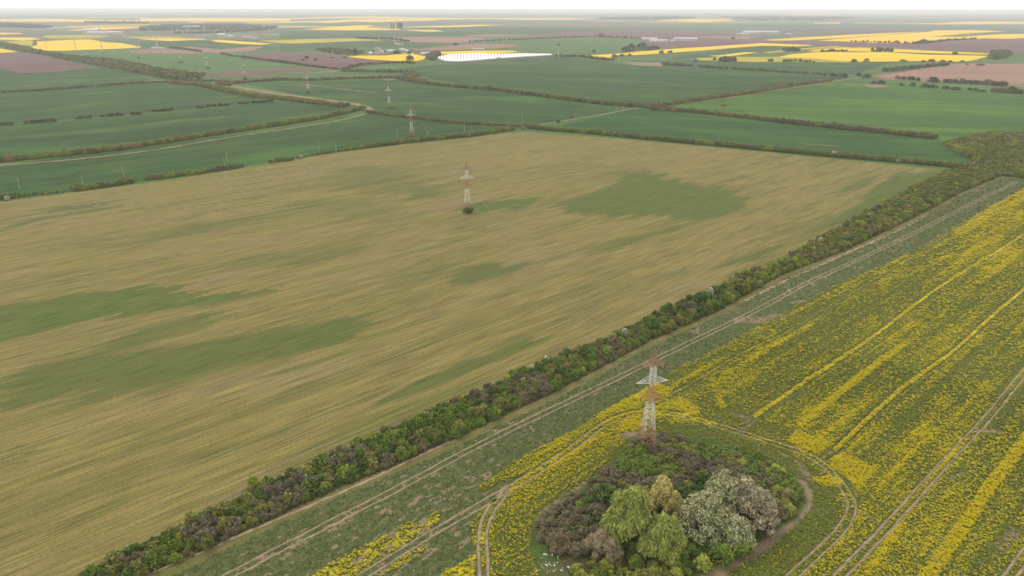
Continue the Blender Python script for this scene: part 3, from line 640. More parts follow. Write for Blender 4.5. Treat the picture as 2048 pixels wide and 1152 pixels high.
def dome_lobes(rx, ry, rz, n, rg, ls=(.3, .5)):
    L = []
    for i in range(n):
        a = rg.random() * 2 * math.pi; q = math.sqrt(rg.random()) * .72; zz = .30 + .5 * (1 - q * q) * (.75 + .4 * rg.random())
        s = rg.uniform(*ls)
        L.append(((math.cos(a) * q * rx, math.sin(a) * q * ry, zz * rz), (rx * s, ry * s, rz * s * 1.0)))
    L.append(((0, 0, rz * .28), (rx * .92, ry * .92, rz * .42)))
    return L
bark = flat('bark', lin(96, 82, 66), .95, .3, 6)
twig = flat('twig', lin(112, 98, 88), .95, .3, 6)
L_ = {}
L_['green'] = leafmat('fresh_green_leaves', lin(76, 96, 32), lin(116, 134, 52))
L_['deep'] = leafmat('deep_green_leaves', lin(56, 76, 32), lin(88, 106, 46))
L_['olive'] = leafmat('olive_leaves', lin(92, 98, 44), lin(136, 134, 66))
L_['brown'] = leafmat('bare_brown_twigs', lin(94, 86, 58), lin(130, 118, 86))
L_['purple'] = leafmat('bare_purplish_twigs', lin(88, 84, 62), lin(122, 114, 88))
L_['lime'] = leafmat('yellow_green_leaves', lin(112, 126, 42), lin(154, 158, 66))
L_['white'] = leafmat('white_blossom', lin(104, 118, 62), lin(200, 204, 172), lin(248, 248, 238), var=.1)
L_['gold'] = leafmat('golden_brown_shoots', lin(122, 112, 60), lin(156, 142, 84))
L_['silver'] = leafmat('silvery_leaves', lin(120, 122, 74), lin(194, 192, 148), lin(84, 92, 48), var=.12)
L_['silverpink'] = leafmat('silvery_pink_catkins', lin(128, 118, 88), lin(196, 184, 152), lin(96, 98, 56), var=.12)
L_['willow'] = leafmat('willow_leaves', lin(106, 118, 48), lin(162, 168, 86), var=.15)
L_['tanwillow'] = leafmat('pale_willow_shoots', lin(150, 140, 78), lin(192, 178, 108), var=.12)
L_['hazydark'] = leafmat('distant_tree_leaves', lin(58, 72, 44), lin(84, 98, 58))
SHAPES = {}
def shrub_mesh(kind, v, n=900, size=.33, sparse=False):
    rg = np.random.default_rng(100 + v * 7 + sum(map(ord, kind)))
    rx, ry = 1.9 + .3 * rg.random(), 1.9 + .3 * rg.random(); rz = 2.9 + .5 * rg.random()
    lob = dome_lobes(rx, ry, rz, 13 + 2 * (v % 3), rg, (.2, .4))
    V, F = cloud(n, lob, size, rg=rg, shell=.55 if sparse else .68, aspect=1.8 if sparse else 1.2)
    V = [tuple(x) for x in V]; F = [tuple(int(i) for i in f) for f in F]; nl = len(F)
    for i in range(7):
        a = rg.random() * 6.28; q = rg.random() * rx * .8
        branch(V, F, (math.cos(a) * .2, math.sin(a) * .2, -.3), (math.cos(a) * q, math.sin(a) * q, rz * (.7 + .25 * rg.random())), .06, .02, 3)
    return V, F, nl
LIB = bpy.data.collections.new('plant_library')      # not linked: only referenced by the scatter
order = []
def lib_add(nm, V, F, mats, fm):
    o = mesh_py(nm, V, F, mats, link=False, fm=fm); LIB.objects.link(o); order.append(nm); return o
KIND = {}
for kd in ('green', 'deep', 'olive', 'brown', 'purple', 'lime', 'white', 'gold', 'hazydark'):
    KIND[kd] = []
    for v in range(3):
        V, F, nl = shrub_mesh(kd, v, sparse=kd in ('brown', 'purple'))
        nm = 'shrub_%s_%d' % (kd, v)
        lib_add(nm, V, F, [L_[kd], twig], [0] * nl + [1] * (len(F) - nl)); KIND[kd].append(nm)
order.sort()
IDX = {k: [order.index(n) for n in v] for k, v in KIND.items()}

def scatter_group(coll, name):
    ng = bpy.data.node_groups.new(name, 'GeometryNodeTree')
    ng.interface.new_socket('Geometry', in_out='INPUT', socket_type='NodeSocketGeometry'); ng.interface.new_socket('Geometry', in_out='OUTPUT', socket_type='NodeSocketGeometry')
    n = ng.nodes; gi = n.new('NodeGroupInput'); go = n.new('NodeGroupOutput'); ip = n.new('GeometryNodeInstanceOnPoints'); ci = n.new('GeometryNodeCollectionInfo')
    ci.inputs['Collection'].default_value = coll; ci.inputs['Separate Children'].default_value = True; ci.inputs['Reset Children'].default_value = True
    ip.inputs['Pick Instance'].default_value = True
    def na(nm, ty):
        a = n.new('GeometryNodeInputNamedAttribute'); a.data_type = ty; a.inputs['Name'].default_value = nm; return a.outputs['Attribute']
    lk = ng.links.new
    lk(gi.outputs[0], ip.inputs['Points']); lk(ci.outputs[0], ip.inputs['Instance']); lk(na('idx', 'INT'), ip.inputs['Instance Index'])
    lk(na('rot', 'FLOAT_VECTOR'), ip.inputs['Rotation']); lk(na('scl', 'FLOAT_VECTOR'), ip.inputs['Scale']); lk(ip.outputs[0], go.inputs[0])
    return ng
NG = scatter_group(LIB, 'plant_scatter')
def scatter(name, P3, idx_, rot, scl, label, ng=None, kind='stuff', cat=None):
    me = bpy.data.meshes.new(name); n = len(P3)
    me.vertices.add(n); me.vertices.foreach_set('co', np.asarray(P3, np.float32).ravel())
    a = me.attributes.new('idx', 'INT', 'POINT'); a.data.foreach_set('value', np.asarray(idx_, np.int32))
    for nm, ar in (('rot', rot), ('scl', scl)):
        a = me.attributes.new(nm, 'FLOAT_VECTOR', 'POINT'); a.data.foreach_set('vector', np.asarray(ar, np.float32).ravel())
    o = bpy.data.objects.new(name, me); COL.objects.link(o)
    md = o.modifiers.new('scatter', 'NODES'); md.node_group = ng or NG
    return tag(o, label, cat, None, kind)
def pick(kinds, w, n, rg):
    ks = rg.choice(len(kinds), n, p=np.array(w) / sum(w))
    return np.array([IDX[kinds[k]][rg.integers(3)] for k in ks])
def shrubs(name, pts, kinds, w, size, label, zs=1.0, seed=1, flatz=1.0, cat='hedge'):
    rg = np.random.default_rng(seed); n = len(pts); pts = np.array(pts)
    if n == 0: return
    P3 = np.c_[pts, np.zeros(n) - .1]
    rot = np.c_[np.zeros(n), np.zeros(n), rg.random(n) * 6.28]
    s = size * (0.7 + .6 * rg.random(n)); scl = np.c_[s, s, s * flatz]
    # neighbouring shrubs tend to be of one kind
    nz = fbm(pts[:, 0] / 14, pts[:, 1] / 14, seed, 2) * .75 + rg.random(n) * .25
    nz = (np.argsort(np.argsort(nz)) + .5) / n
    cw = np.cumsum(np.array(w) / sum(w)); kk = np.searchsorted(cw, nz)
    ii = np.array([IDX[kinds[min(k, len(kinds) - 1)]][rg.integers(3)] for k in kk])
    return scatter(name, P3, ii, rot, scl, label, cat=cat)
def fill_poly(poly, step, rg, inset=0.0):
    x = [p[0] for p in poly]; y = [p[1] for p in poly]
    gx, gy = np.meshgrid(np.arange(min(x), max(x), step), np.arange(min(y), max(y), step))
    gx = gx + (rg.random(gx.shape) - .5) * step * .9; gy = gy + (rg.random(gx.shape) - .5) * step * .9
    d = sdist(gx.ravel(), gy.ravel(), poly); m = d < -inset
    return np.c_[gx.ravel()[m], gy.ravel()[m]]
def along(pl, width, step, rg, world_pts=False):
    w = dens(pl if world_pts else GP(pl), step); out = []
    for i, (x, y) in enumerate(w):
        a = w[max(0, i - 1)]; b = w[min(len(w) - 1, i + 1)]; L = math.hypot(b[0] - a[0], b[1] - a[1]) + 1e-9
        nx, ny = -(b[1] - a[1]) / L, (b[0] - a[0]) / L
        k = max(1, int(round(width / step)))
        for j in range(k):
            q = (((j + .5) / k) - .5) * width + rg.uniform(-.4, .4) * step; e = rg.uniform(-.4, .4) * step
            out.append((x + nx * q + (b[0] - a[0]) / L * e, y + ny * q + (b[1] - a[1]) / L * e))
    return out
rg = np.random.default_rng(11)

# ------------------------------------------------------------------ the long hedgerow
pts = fill_poly(hedge_band_w, 1.85, rg, 1.25)
pts = pts[np.hypot(pts[:, 0], pts[:, 1]) < 700]
# special zones along the hedge (kind overrides)
px_, py_ = P(pts[:, 0], pts[:, 1], 0.0)
zones = [('purple', (1745, 385), 45, 26), ('brown', (1590, 532), 42, 22), ('brown', (1235, 715), 40, 18), ('purple', (700, 925), 40, 22), ('purple', (1060, 775), 42, 24), ('brown', (440, 1060), 30, 20), ('olive', (1650, 480), 60, 25), ('green', (880, 845), 80, 32), ('lime', (1540, 540), 22, 14), ('deep', (1390, 610), 60, 25), ('purple', (560, 1000), 30, 18), ('green', (350, 1110), 50, 30)]
nz = fbm(pts[:, 0] / 9, pts[:, 1] / 9, 77, 3) * .7 + rg.random(len(pts)) * .3
nz = (np.argsort(np.argsort(nz)) + .5) / len(pts)
ks = ['purple', 'olive', 'deep', 'green', 'olive', 'green', 'lime', 'brown']; cw = np.cumsum([.08, .14, .15, .27, .13, .15, .04, .04])
kk = [ks[min(7, int(np.searchsorted(cw, v)))] for v in nz]
for i in range(len(pts)):
    for kd, (a, b), sx, sy in zones:
        if ((px_[i] - a) / sx) ** 2 + ((py_[i] - b) / sy) ** 2 < 1 and rg.random() < .75: kk[i] = kd
    if px_[i] > 1450 and kk[i] in ('deep', 'green', 'purple', 'brown') and rg.random() < .6: kk[i] = ['olive', 'lime', 'gold', 'olive'][rg.integers(4)]
n0 = len(pts); p2 = fill_poly(hedge_band_w, 1.5, rg, .75); p2 = p2[np.hypot(p2[:, 0], p2[:, 1]) < 520]
near_ = [int(np.argmin((pts[:, 0] - a) ** 2 + (pts[:, 1] - b) ** 2)) for a, b in p2]
kk = kk + [kk[j] if rg.random() < .6 else ['olive', 'green', 'deep', 'brown'][rg.integers(4)] for j in near_]
pts = np.concatenate([pts, p2]); px_, py_ = P(pts[:, 0], pts[:, 1], 0.0)
n = len(pts); s = np.where(np.arange(n) < n0, .4 + .65 * rg.random(n) ** 1.4, .22 + .4 * rg.random(n)) * np.where(px_ > 1450, 1.1, 1.0) * (1 + .25 * (fbm(pts[:, 0] / 12, pts[:, 1] / 12, 8) - .5))
scatter('hedgerow', np.c_[pts, np.zeros(n) - .1], [IDX[k][rg.integers(3)] for k in kk], np.c_[rg.normal(size=(n, 2)) * .18, rg.random(n) * 6.28], np.c_[s * (.75 + .5 * rg.random(n)), s * (.75 + .5 * rg.random(n)), s * (.75 + .5 * rg.random(n))],
        'long dense hedgerow crossing from the lower left to the upper right')

# ------------------------------------------------------------------ hedges and scrub of the middle distance
HG = [
 ('ditch_hedge', [(-80, 330), (0, 323), (100, 313), (240, 299), (350, 282), (450, 266), (560, 250), (640, 237), (700, 224), (727, 217)], 7, 2.6, ['lime', 'olive', 'green', 'gold'], [.3, .35, .1, .3], 1.05, 'yellow green hedge following the curved dry ditch on the left'),
 ('ditch_hedge', [(345, 166), (400, 170), (450, 182), (500, 192), (550, 198), (600, 203), (650, 209), (690, 213)], 12, 3.4, ['lime', 'olive', 'gold'], [.25, .5, .3], 1.2, 'winding hedge beside the pale reeds, left of the pylon row'),
 ('field_hedge', [(-80, 190), (0, 185), (80, 182), (170, 174), (250, 168), (350, 164), (430, 162)], 5, 3.2, ['olive', 'brown', 'gold'], [.5, .25, .3], .9, 'thin brown hedge between the two upper left green fields'),
 ('field_hedge', [(1060, 256), (1110, 261), (1200, 268), (1300, 278), (1400, 287), (1483, 295), (1580, 304), (1665, 312), (1775, 321), (1850, 328), (1910, 334), (1960, 336)], 7, 2.4, ['olive', 'green', 'brown', 'lime'], [.4, .2, .25, .15], .95, 'hedge along the far side of the tan field, right half'),
 ('field_hedge', [(735, 225), (800, 234), (870, 242), (930, 248), (1000, 251), (1060, 254)], 6, 2.6, ['gold', 'olive', 'brown'], [.3, .4, .3], .85, 'russet hedge behind the third pylon'),
 ('field_hedge', [(790, 157), (840, 166), (880, 171), (920, 175), (1000, 181), (1100, 195), (1200, 208), (1300, 216)], 9, 3.4, ['olive', 'gold', 'deep', 'brown'], [.4, .25, .2, .15], 1.2, 'hedge along the front of the large green field in the middle'),
 ('field_hedge', [(1290, 216), (1400, 201), (1500, 187), (1600, 170), (1660, 162)], 9, 3.4, ['olive', 'gold', 'brown'], [.45, .3, .25], 1.1, 'brown hedge beside the slanting dirt road on the right'),
 ('field_hedge', [(1305, 219), (1400, 226), (1500, 237), (1600, 248), (1700, 259), (1800, 269), (1866, 277)], 9, 3.0, ['brown', 'purple', 'olive', 'gold'], [.35, .2, .3, .15], 1.15, 'thick brown hedge between bright and dark green fields on the right'),
 ('field_hedge', [(1400, 135), (1455, 138)], 8, 5, ['hazydark', 'brown'], [.5, .5], 1.4, 'short dark hedge at the far side of the large green field'),
 ('field_hedge', zp(6, [(450, 812), (800, 832), (1100, 855), (1400, 872), (1680, 890), (1900, 903)]), 8, 5, ['brown', 'hazydark', 'olive'], [.5, .25, .25], 1.3, 'thin brown hedge at the right of the large green field'),
 ('field_hedge', zp(3, [(-600, 1000), (0, 955), (400, 965), (700, 950), (1050, 940), (1400, 930), (1700, 920), (1850, 890)]), 12, 4.5, ['brown', 'gold', 'olive'], [.35, .3, .35], 1.2, 'brown hedge behind the pylon standing on the reeds'),
 ('field_hedge', zp(3, [(850, 840), (1200, 845), (1700, 855), (1850, 870)]), 12, 5, ['olive', 'hazydark', 'gold'], [.4, .3, .3], 1.4, 'dark hedge below the light green wedge'),
 ('field_hedge', zp(3, [(-30, 695), (300, 755), (560, 790), (760, 815)]), 9, 5, ['olive', 'hazydark', 'brown'], [.4, .3, .3], 1.2, 'hedge along the front of the ploughed field left of the hamlet'),
 ('field_hedge', zp(3, [(860, 820), (980, 780), (1150, 745), (1400, 735), (1700, 720), (1830, 735)]), 10, 5.5, ['olive', 'hazydark', 'gold'], [.4, .3, .3], 1.3, 'hedge along the right edge of the ploughed field left of the hamlet'),
 ('field_hedge', zp(2, [(400, 518), (600, 540), (850, 576)]), 10, 7, ['hazydark', 'olive'], [.6, .4], 1.6, 'dark hedge right of the drilling mast'),
 ('field_hedge', zp(2, [(1100, 600), (1250, 632), (1640, 680), (2048, 740)]), 10, 7, ['hazydark', 'olive'], [.6, .4], 1.5, 'dark hedge between light meadow and ploughed field'),
 ('field_hedge', zp(7, [(520, 685), (650, 675), (800, 655), (1000, 630), (1180, 620)]), 14, 7, ['hazydark', 'olive'], [.5, .5], 1.8, 'hedge above the pale ploughed field at the right'),
 ('field_hedge', zp(7, [(1180, 808), (1400, 822), (1550, 825), (1700, 835), (1810, 848)]), 14, 6, ['hazydark', 'olive', 'brown'], [.5, .3, .2], 1.9, 'long dark hedge on the near edge of the pale ploughed field'),
 ('field_hedge', zp(7, [(650, 772), (760, 775), (880, 787)]), 12, 6, ['hazydark', 'olive'], [.7, .3], 1.7, 'short dark hedge left of the large round bush on the ploughed edge'),
 ('field_hedge', zp(7, [(1700, 912), (1850, 920), (2048, 935), (2300, 950)]), 12, 5, ['hazydark', 'olive', 'brown'], [.5, .3, .2], 1.6, 'dark hedge running out at the right edge'),
 ('field_hedge', zp(6, [(1150, 708), (1300, 700), (1480, 712)]), 14, 7, ['hazydark', 'olive'], [.6, .4], 1.5, 'dark hedge under the broad yellow field'),
 ('field_hedge', zp(5, [(-60, 640), (150, 640), (290, 640), (500, 672), (700, 695)]), 14, 7, ['hazydark', 'olive', 'brown'], [.5, .25, .25], 1.7, 'dark hedge round the tip of the curved yellow strip'),
 ('field_hedge', zp(5, [(1430, 755), (1600, 765), (1800, 770)]), 16, 7, ['hazydark', 'brown'], [.6, .4], 1.7, 'dark scrub right of the dry hollow'),
 ('field_hedge', zp(4, [(670, 437), (1100, 418), (1900, 386)]), 10, 10, ['hazydark'], [1], 1.8, 'long dark hedge line far beyond the polytunnels'),
 ('field_hedge', zp(5, [(-50, 385), (200, 375), (500, 366), (700, 376), (1100, 395)]), 14, 12, ['hazydark'], [1], 2.0, 'dark hedge line left of the distant white sheds'),
 ('field_hedge', zp(7, [(130, 356), (500, 368), (800, 380), (950, 372), (1180, 345), (1500, 325)]), 14, 10, ['hazydark'], [1], 2.2, 'dark hedge under the far yellow fields on the right'),
 ('field_hedge', zp(3, [(1040, 385), (1250, 395), (1500, 398), (1750, 430)]), 25, 12, ['hazydark'], [1], 2.0, 'dark wood strip behind the dull yellow field'),
 ('field_hedge', zp(2, [(500, 320), (900, 315), (1400, 295), (1700, 270)]), 40, 16, ['hazydark'], [1], 2.6, 'dark woodland belt in front of the distant village'),
]
for i, (nm, pl, wd_, st_, kd, w, sz, lb) in enumerate(HG):
    rgi = np.random.default_rng(300 + i)
    pp = along(pl, wd_, st_, rgi)
    shrubs(nm, pp, kd, w, sz, lb, seed=300 + i, cat=None)
# broken hedge along the tan field's far left edge: separate pieces
pieces = [([(-80, 408), (0, 397), (30, 394)], 5), ([(40, 392), (90, 388), (130, 385)], 2.5), ([(150, 381), (200, 374), (265, 364)], 7), ([(290, 360), (400, 346), (485, 333)], 5), ([(540, 325), (580, 321)], 4), ([(590, 318), (640, 308), (700, 300)], 2.5), ([(700, 299), (790, 288)], 4), ([(795, 286), (850, 280), (910, 274)], 8), ([(910, 275), (960, 269), (1026, 259)], 6)]
for i, (pl, wd_) in enumerate(pieces):
    rgi = np.random.default_rng(400 + i)
    lbs = ['brown scrub at the left edge beside the tan field', 'low scrub beside the tan field near the left edge', 'yellow green hedge piece under the two leftmost utility poles', 'long hedge piece beside the tan field, ending at the twin poles',
           'short isolated hedge piece right of the twin poles', 'low sparse scrub line beside the white blossom bush', 'hedge piece left of the third pylon foot', 'tall brown green hedge piece right of the third pylon', 'hedge piece leading to the field corner']
    shrubs('hedge_piece', along(pl, wd_, 2.2, rgi), ['lime', 'olive', 'green', 'brown'], [.25, .35, .2, .2], .8 if wd_ > 3 else .55, lbs[i], seed=400 + i, cat=None)
# sparse hedge between the two left green fields
for i, pl in enumerate([[(0, 250), (25, 249)], [(50, 247), (110, 242)], [(155, 238), (180, 236)], [(203, 234), (210, 233)], [(220, 232), (245, 230)], [(262, 229), (280, 228)], [(305, 223), (342, 221)], [(395, 216), (410, 215)], [(418, 213), (430, 213)], [(440, 212), (458, 210)], [(480, 208), (495, 207)], [(505, 206), (545, 203)]]):
    rgi = np.random.default_rng(450 + i)
    names = ['leftmost', 'second', 'third', 'fourth', 'fifth', 'sixth', 'seventh and longest', 'eighth', 'ninth', 'tenth', 'eleventh', 'rightmost']
    shrubs('scrub_clump', along(pl, 4.5, 2.6, rgi), ['deep', 'brown', 'olive'], [.4, .3, .3], .85, 'low dark scrub clump on the line between two green fields, %s' % names[i], seed=450 + i, cat=None)
# thickets
def thicket(nm, poly, step, kd, w, sz, lb, seed):
    rgi = np.random.default_rng(seed)
    return shrubs(nm, fill_poly(GP(poly), step, rgi), kd, w, sz, lb, seed=seed, cat=None)
thicket('thicket', [(1888, 290), (1925, 278), (1985, 270), (2060, 272), (2200, 280), (2250, 345), (2048, 352), (1990, 345), (1950, 322), (1915, 305)], 3.0, ['brown', 'olive', 'green', 'olive', 'lime'], [.15, .3, .2, .2, .15], 1.15, 'wide brown green thicket where the hedges meet at the right edge', 500)
sheet('thicket_floor', [(1888, 292), (1925, 280), (1985, 272), (2060, 274), (2200, 280), (2250, 348), (2100, 362), (1990, 350), (1950, 325), (1915, 307)], .03, M['scrub_floor'])
thicket('thicket', zp(1, [(-300, 400), (0, 445), (300, 500), (600, 575), (900, 625), (1300, 665), (1700, 705), (2048, 785), (2300, 830), (2600, 870), (2800, 890), (2780, 950), (2300, 950), (2048, 900), (1700, 845), (1300, 760), (1000, 710), (700, 640), (400, 585), (0, 510), (-300, 460)]), 10, ['olive', 'hazydark', 'gold', 'green', 'olive'], [.3, .15, .15, .15, .25], 1.7, 'scrubby river woodland winding through the upper left', 501)
sheet('woodland_floor', zp(1, [(-300, 410), (0, 455), (300, 505), (600, 580), (900, 630), (1300, 670), (1700, 710), (2048, 790), (2300, 835), (2600, 875), (2780, 950), (2300, 950), (2048, 905), (1700, 850), (1300, 765), (1000, 715), (700, 645), (400, 590), (0, 515), (-300, 465)]), .9, M['meadow'])
thicket('thicket', zp(2, [(1050, 1000), (1200, 980), (1300, 1010), (1220, 1040), (1060, 1030)]), 5, ['brown', 'gold'], [.6, .4], 1.4, 'brown scrub patch left of the ditch reeds', 502)
thicket('thicket', zp(3, [(1700, 870), (1850, 860), (1900, 880), (1850, 960), (2048, 980), (1900, 980), (1700, 935)]), 6, ['gold', 'olive', 'brown'], [.4, .4, .2], 1.5, 'brown scrub in the bend left of the large green field', 503)
thicket('woodland', zp(1, [(-300, 180), (60, 190), (350, 200), (700, 235), (740, 255), (400, 250), (0, 235), (-300, 235)]), 30, ['hazydark'], [1], 3.5, 'hazy dark woodland at the far left', 504)
thicket('woodland', zp(1, [(1150, 172), (1400, 168), (1800, 170), (2048, 178), (2048, 190), (1500, 190), (1150, 185)]), 45, ['hazydark'], [1], 4, 'hazy line of trees in front of the far yellow band', 505)
thicket('woodland', zp(2, [(0, 245), (300, 215), (700, 205), (1300, 200), (1900, 240), (1700, 285), (1300, 280), (700, 275), (300, 290), (0, 290)]), 40, ['hazydark', 'brown'], [.7, .3], 3.2, 'trees and gardens of the distant village', 506)
thicket('woodland', zp(4, [(90, 640), (160, 600), (250, 590), (300, 620), (240, 650), (230, 690), (120, 690)]), 9, ['brown', 'olive', 'hazydark'], [.5, .3, .2], 2.0, 'brown trees at the left end of the polytunnels', 507)
thicket('woodland', zp(3, [(470, 550), (700, 530), (1000, 560), (1200, 585), (1000, 620), (800, 612), (600, 575)]), 14, ['hazydark', 'brown', 'olive'], [.3, .5, .2], 1.8, 'scrubby trees left of the hamlet', 508)
thicket('woodland', zp(7, [(1640, 545), (1680, 480), (1850, 475), (1900, 500), (1850, 540), (1700, 560)]), 14, ['hazydark', 'green'], [.5, .5], 2.8, 'light green grove right of the broad yellow field', 509)
thicket('woodland', zp(5, [(450, 118), (1600, 100), (1900, 112), (1400, 135), (700, 135)]), 90, ['hazydark'], [1], 6, 'hazy blue wooded town edge near the horizon', 510)
thicket('woodland', zp(6, [(300, 100), (1500, 95), (2300, 110), (1600, 150), (700, 150), (500, 130)]), 110, ['hazydark'], [1], 6, 'hazy dark woods below the horizon on the right', 511)
thicket('woodland', zp(6, [(270, 690), (330, 672), (480, 685), (480, 705), (280, 708)]), 9, ['hazydark', 'green'], [.7, .3], 2.2, 'dark copse left of the broad yellow field', 512)
thicket('woodland', zp(6, [(1130, 555), (1240, 535), (1370, 560), (1150, 572)]), 14, ['hazydark'], [1], 2.6, 'hazy copse between the yellow fields', 513)
thicket('woodland', zp(7, [(340, 462), (430, 440), (580, 455), (600, 470), (350, 470)]), 14, ['hazydark', 'brown'], [.6, .4], 2.4, 'dark copse behind the broad yellow field', 514)
thicket('woodland', zp(6, [(1630, 570), (1800, 560), (2010, 565), (2010, 573), (1650, 576)]), 12, ['hazydark'], [1], 1.8, 'dark scrub at the upper edge of the broad yellow field', 515)

# single bushes and trees one can tell apart
def make_bush(kind, v, link=True, name='bush'):
    if kind in ('hazydark', 'white'): v = v % 3
    root = empty(name, (0, 0, 0))
    V, F, nl = shrub_mesh(kind, v, sparse=kind in ('brown', 'purple'))
    mesh_py('crown', V, F[:nl], L_[kind], root)
    V2 = []; F2 = []
    for i in range(5):
        a = i * 1.3; branch(V2, F2, (math.cos(a) * .15, math.sin(a) * .15, -.2), (math.cos(a) * .8, math.sin(a) * .8, 1.5), .07, .03, 5)
    mesh_py('trunk', V2, F2, bark, root)
    return root
BP = {}
def bush(kind, px, py, width_m, label, group=None, hz=1.0, name='bush', cat='bush'):
    if kind not in BP: o = BP[kind] = make_bush(kind, 4 + len(BP))
    else: o = copy_tree(BP[kind])
    o.name = name
    x, y = G(px, py); o.location = (x, y, 0); s = width_m / 4.6; hz *= .62 if kind in ('hazydark', 'white') else 1; o.scale = (s, s, s * hz); o.rotation_euler.z = random.random() * 6.28
    for k in ('group',):
        if k in o: del o[k]
    return tag(o, label, cat, group)
bush('deep', 935, 425, 7, 'dark green bush around the foot of the pylon in the tan field', hz=.62)
bush('deep', 940, 421, 5, 'low green bush touching the right side of the pylon foot in the tan field', hz=.7)
bush('olive', 781, 216, 10, 'olive mound of scrub at the foot of the fourth pylon', hz=.4)
bush('purple', 823, 277, 6.5, 'grey brown bush at the foot of the third pylon', hz=.75)
bush('brown', 617, 187, 5, 'small brown bush under the fifth pylon')
bush('hazydark', 491, 159, 14, 'dark bush under the sixth pylon', hz=.5)
bush('hazydark', 416, 138, 13, 'dark bush at the foot of the seventh pylon', hz=.6)
bush('hazydark', 362, 125, 16, 'dark low bush under the eighth pylon', hz=.4)
bush('hazydark', 277, 116, 14, 'dark low bush under the ninth pylon', hz=.35)
bush('hazydark', 207, 108, 12, 'dark low bush under the tenth pylon', hz=.35)
bush('deep', 1116, 246, 5.5, 'dark round bush beside the dirt road, nearest the field corner')
bush('olive', 1143, 236, 5, 'brown green bush beside the dirt road, second from the corner')
bush('deep', 1177, 205, 6, 'dark bush in front of the pole on the middle hedge')
bush('olive', 1447, 212, 11, 'lone brown scrub patch in the bright green field', hz=.4)
bush('lime', 1046, 258, 8, 'rounded yellow green bush at the corner of the tan field', hz=.6)
bush('deep', 1668, 251, 6, 'dark bush standing up from the thick brown hedge')
bush('hazydark', 916, 175, 8, 'dark bush in the middle hedge, left of centre')
bush('hazydark', 978, 178, 9, 'dark bush in the middle hedge above the green field')
for nm_, (a, b), w_, h_ in [('leftmost of three on the ploughed field left of the hamlet', (606, 121), 12, .7), ('middle and tallest of three on the ploughed field left of the hamlet', (614, 117.5), 14, 1.1), ('right one of three on the ploughed field left of the hamlet', (631, 120.5), 13, .8)]:
    bush('hazydark', a, b, w_, 'dark bush, ' + nm_, hz=h_)
bush('hazydark', 663, 117, 11, 'small dark bush near the tip of the yellow field by the hamlet', hz=.6)
bush('hazydark', 689, 116.5, 14, 'dark bush at the left tip of the yellow field by the hamlet', hz=.6)
bush('deep', 820, 122.5, 22, 'large dark bush at the front edge of the yellow field by the hamlet', hz=.9)
for a, b, w_, d_ in [(23, 686 / 3.07, 0, ''), ]: pass
B7 = [(50, 745, 13, 1.0, 'round dark bush left of the small ruin by the road'), (205, 735, 14, .9, 'green bush behind the small ruin by the road'), (290, 755, 22, .7, 'broad dark bush right of the small ruin by the road'), (375, 818, 12, .8, 'small bush left of the bare earth patch scrub'),
      (450, 825, 20, .7, 'dark bush above the bare earth patch'), (685, 843, 11, .8, 'small dark bush left of the round one under the ploughed field'), (803, 852, 13, 1.1, 'round dark bush in the lower row under the ploughed field'),
      (940, 862, 18, .7, 'spreading brown green bush in the lower row'), (1030, 868, 20, .6, 'low broad bush in the middle of the lower row'), (1175, 878, 16, .7, 'bush right of the middle of the lower row'), (1290, 887, 20, .5, 'low wide scrub in the right half of the lower row'),
      (1442, 895, 9, 1, 'small round bush in the gap of the lower row'), (1503, 900, 9, 1, 'second small round bush in the gap of the lower row'), (1580, 908, 17, .4, 'flat dark scrub in the lower row'), (1903, 915, 20, .9, 'big dark bush near the right edge in the lower row'),
      (1025, 798, 22, .8, 'large dark bush on the near edge of the pale ploughed field'), (1080, 802, 16, .6, 'lower bush beside the large one on the ploughed edge'), (1560, 617, 24, .3, 'flat dark scrub inside the pale ploughed field'), (1412, 608, 12, .4, 'small scrub inside the pale ploughed field'),
      (150, 583, 20, .8, 'dark bush at the foot of the broad yellow field, left'), (290, 578, 17, 1, 'dark rounded tree at the foot of the broad yellow field'), (700, 575, 22, .5, 'low bush at the foot of the broad yellow field, middle'), (925, 578, 15, .6, 'small bush at the foot of the broad yellow field'), (1020, 576, 22, .6, 'broad bush at the foot of the broad yellow field'),
      (1140, 575, 18, .5, 'low bush at the foot of the yellow field, near the right end'), (1225, 578, 15, .5, 'small bush beside the right end of the yellow field'), (1360, 578, 14, .6, 'dark bush by the right tip of the broad yellow field'), (920, 372, 45, .7, 'hazy big bush on the far hedge below the far yellow field'), (625, 368, 25, .8, 'small hazy tree on the far hedge on the right'),
      (832, 645, 14, .9, 'dark bush in the hedge above the pale ploughed field'), (1280, 495, 20, .8, 'small tree at the upper edge of the broad yellow field')]
for x, y, w_, h_, lb in B7:
    (a, b), = zp(7, [(x, y)]); bush('hazydark', a, b, w_, lb, hz=h_)
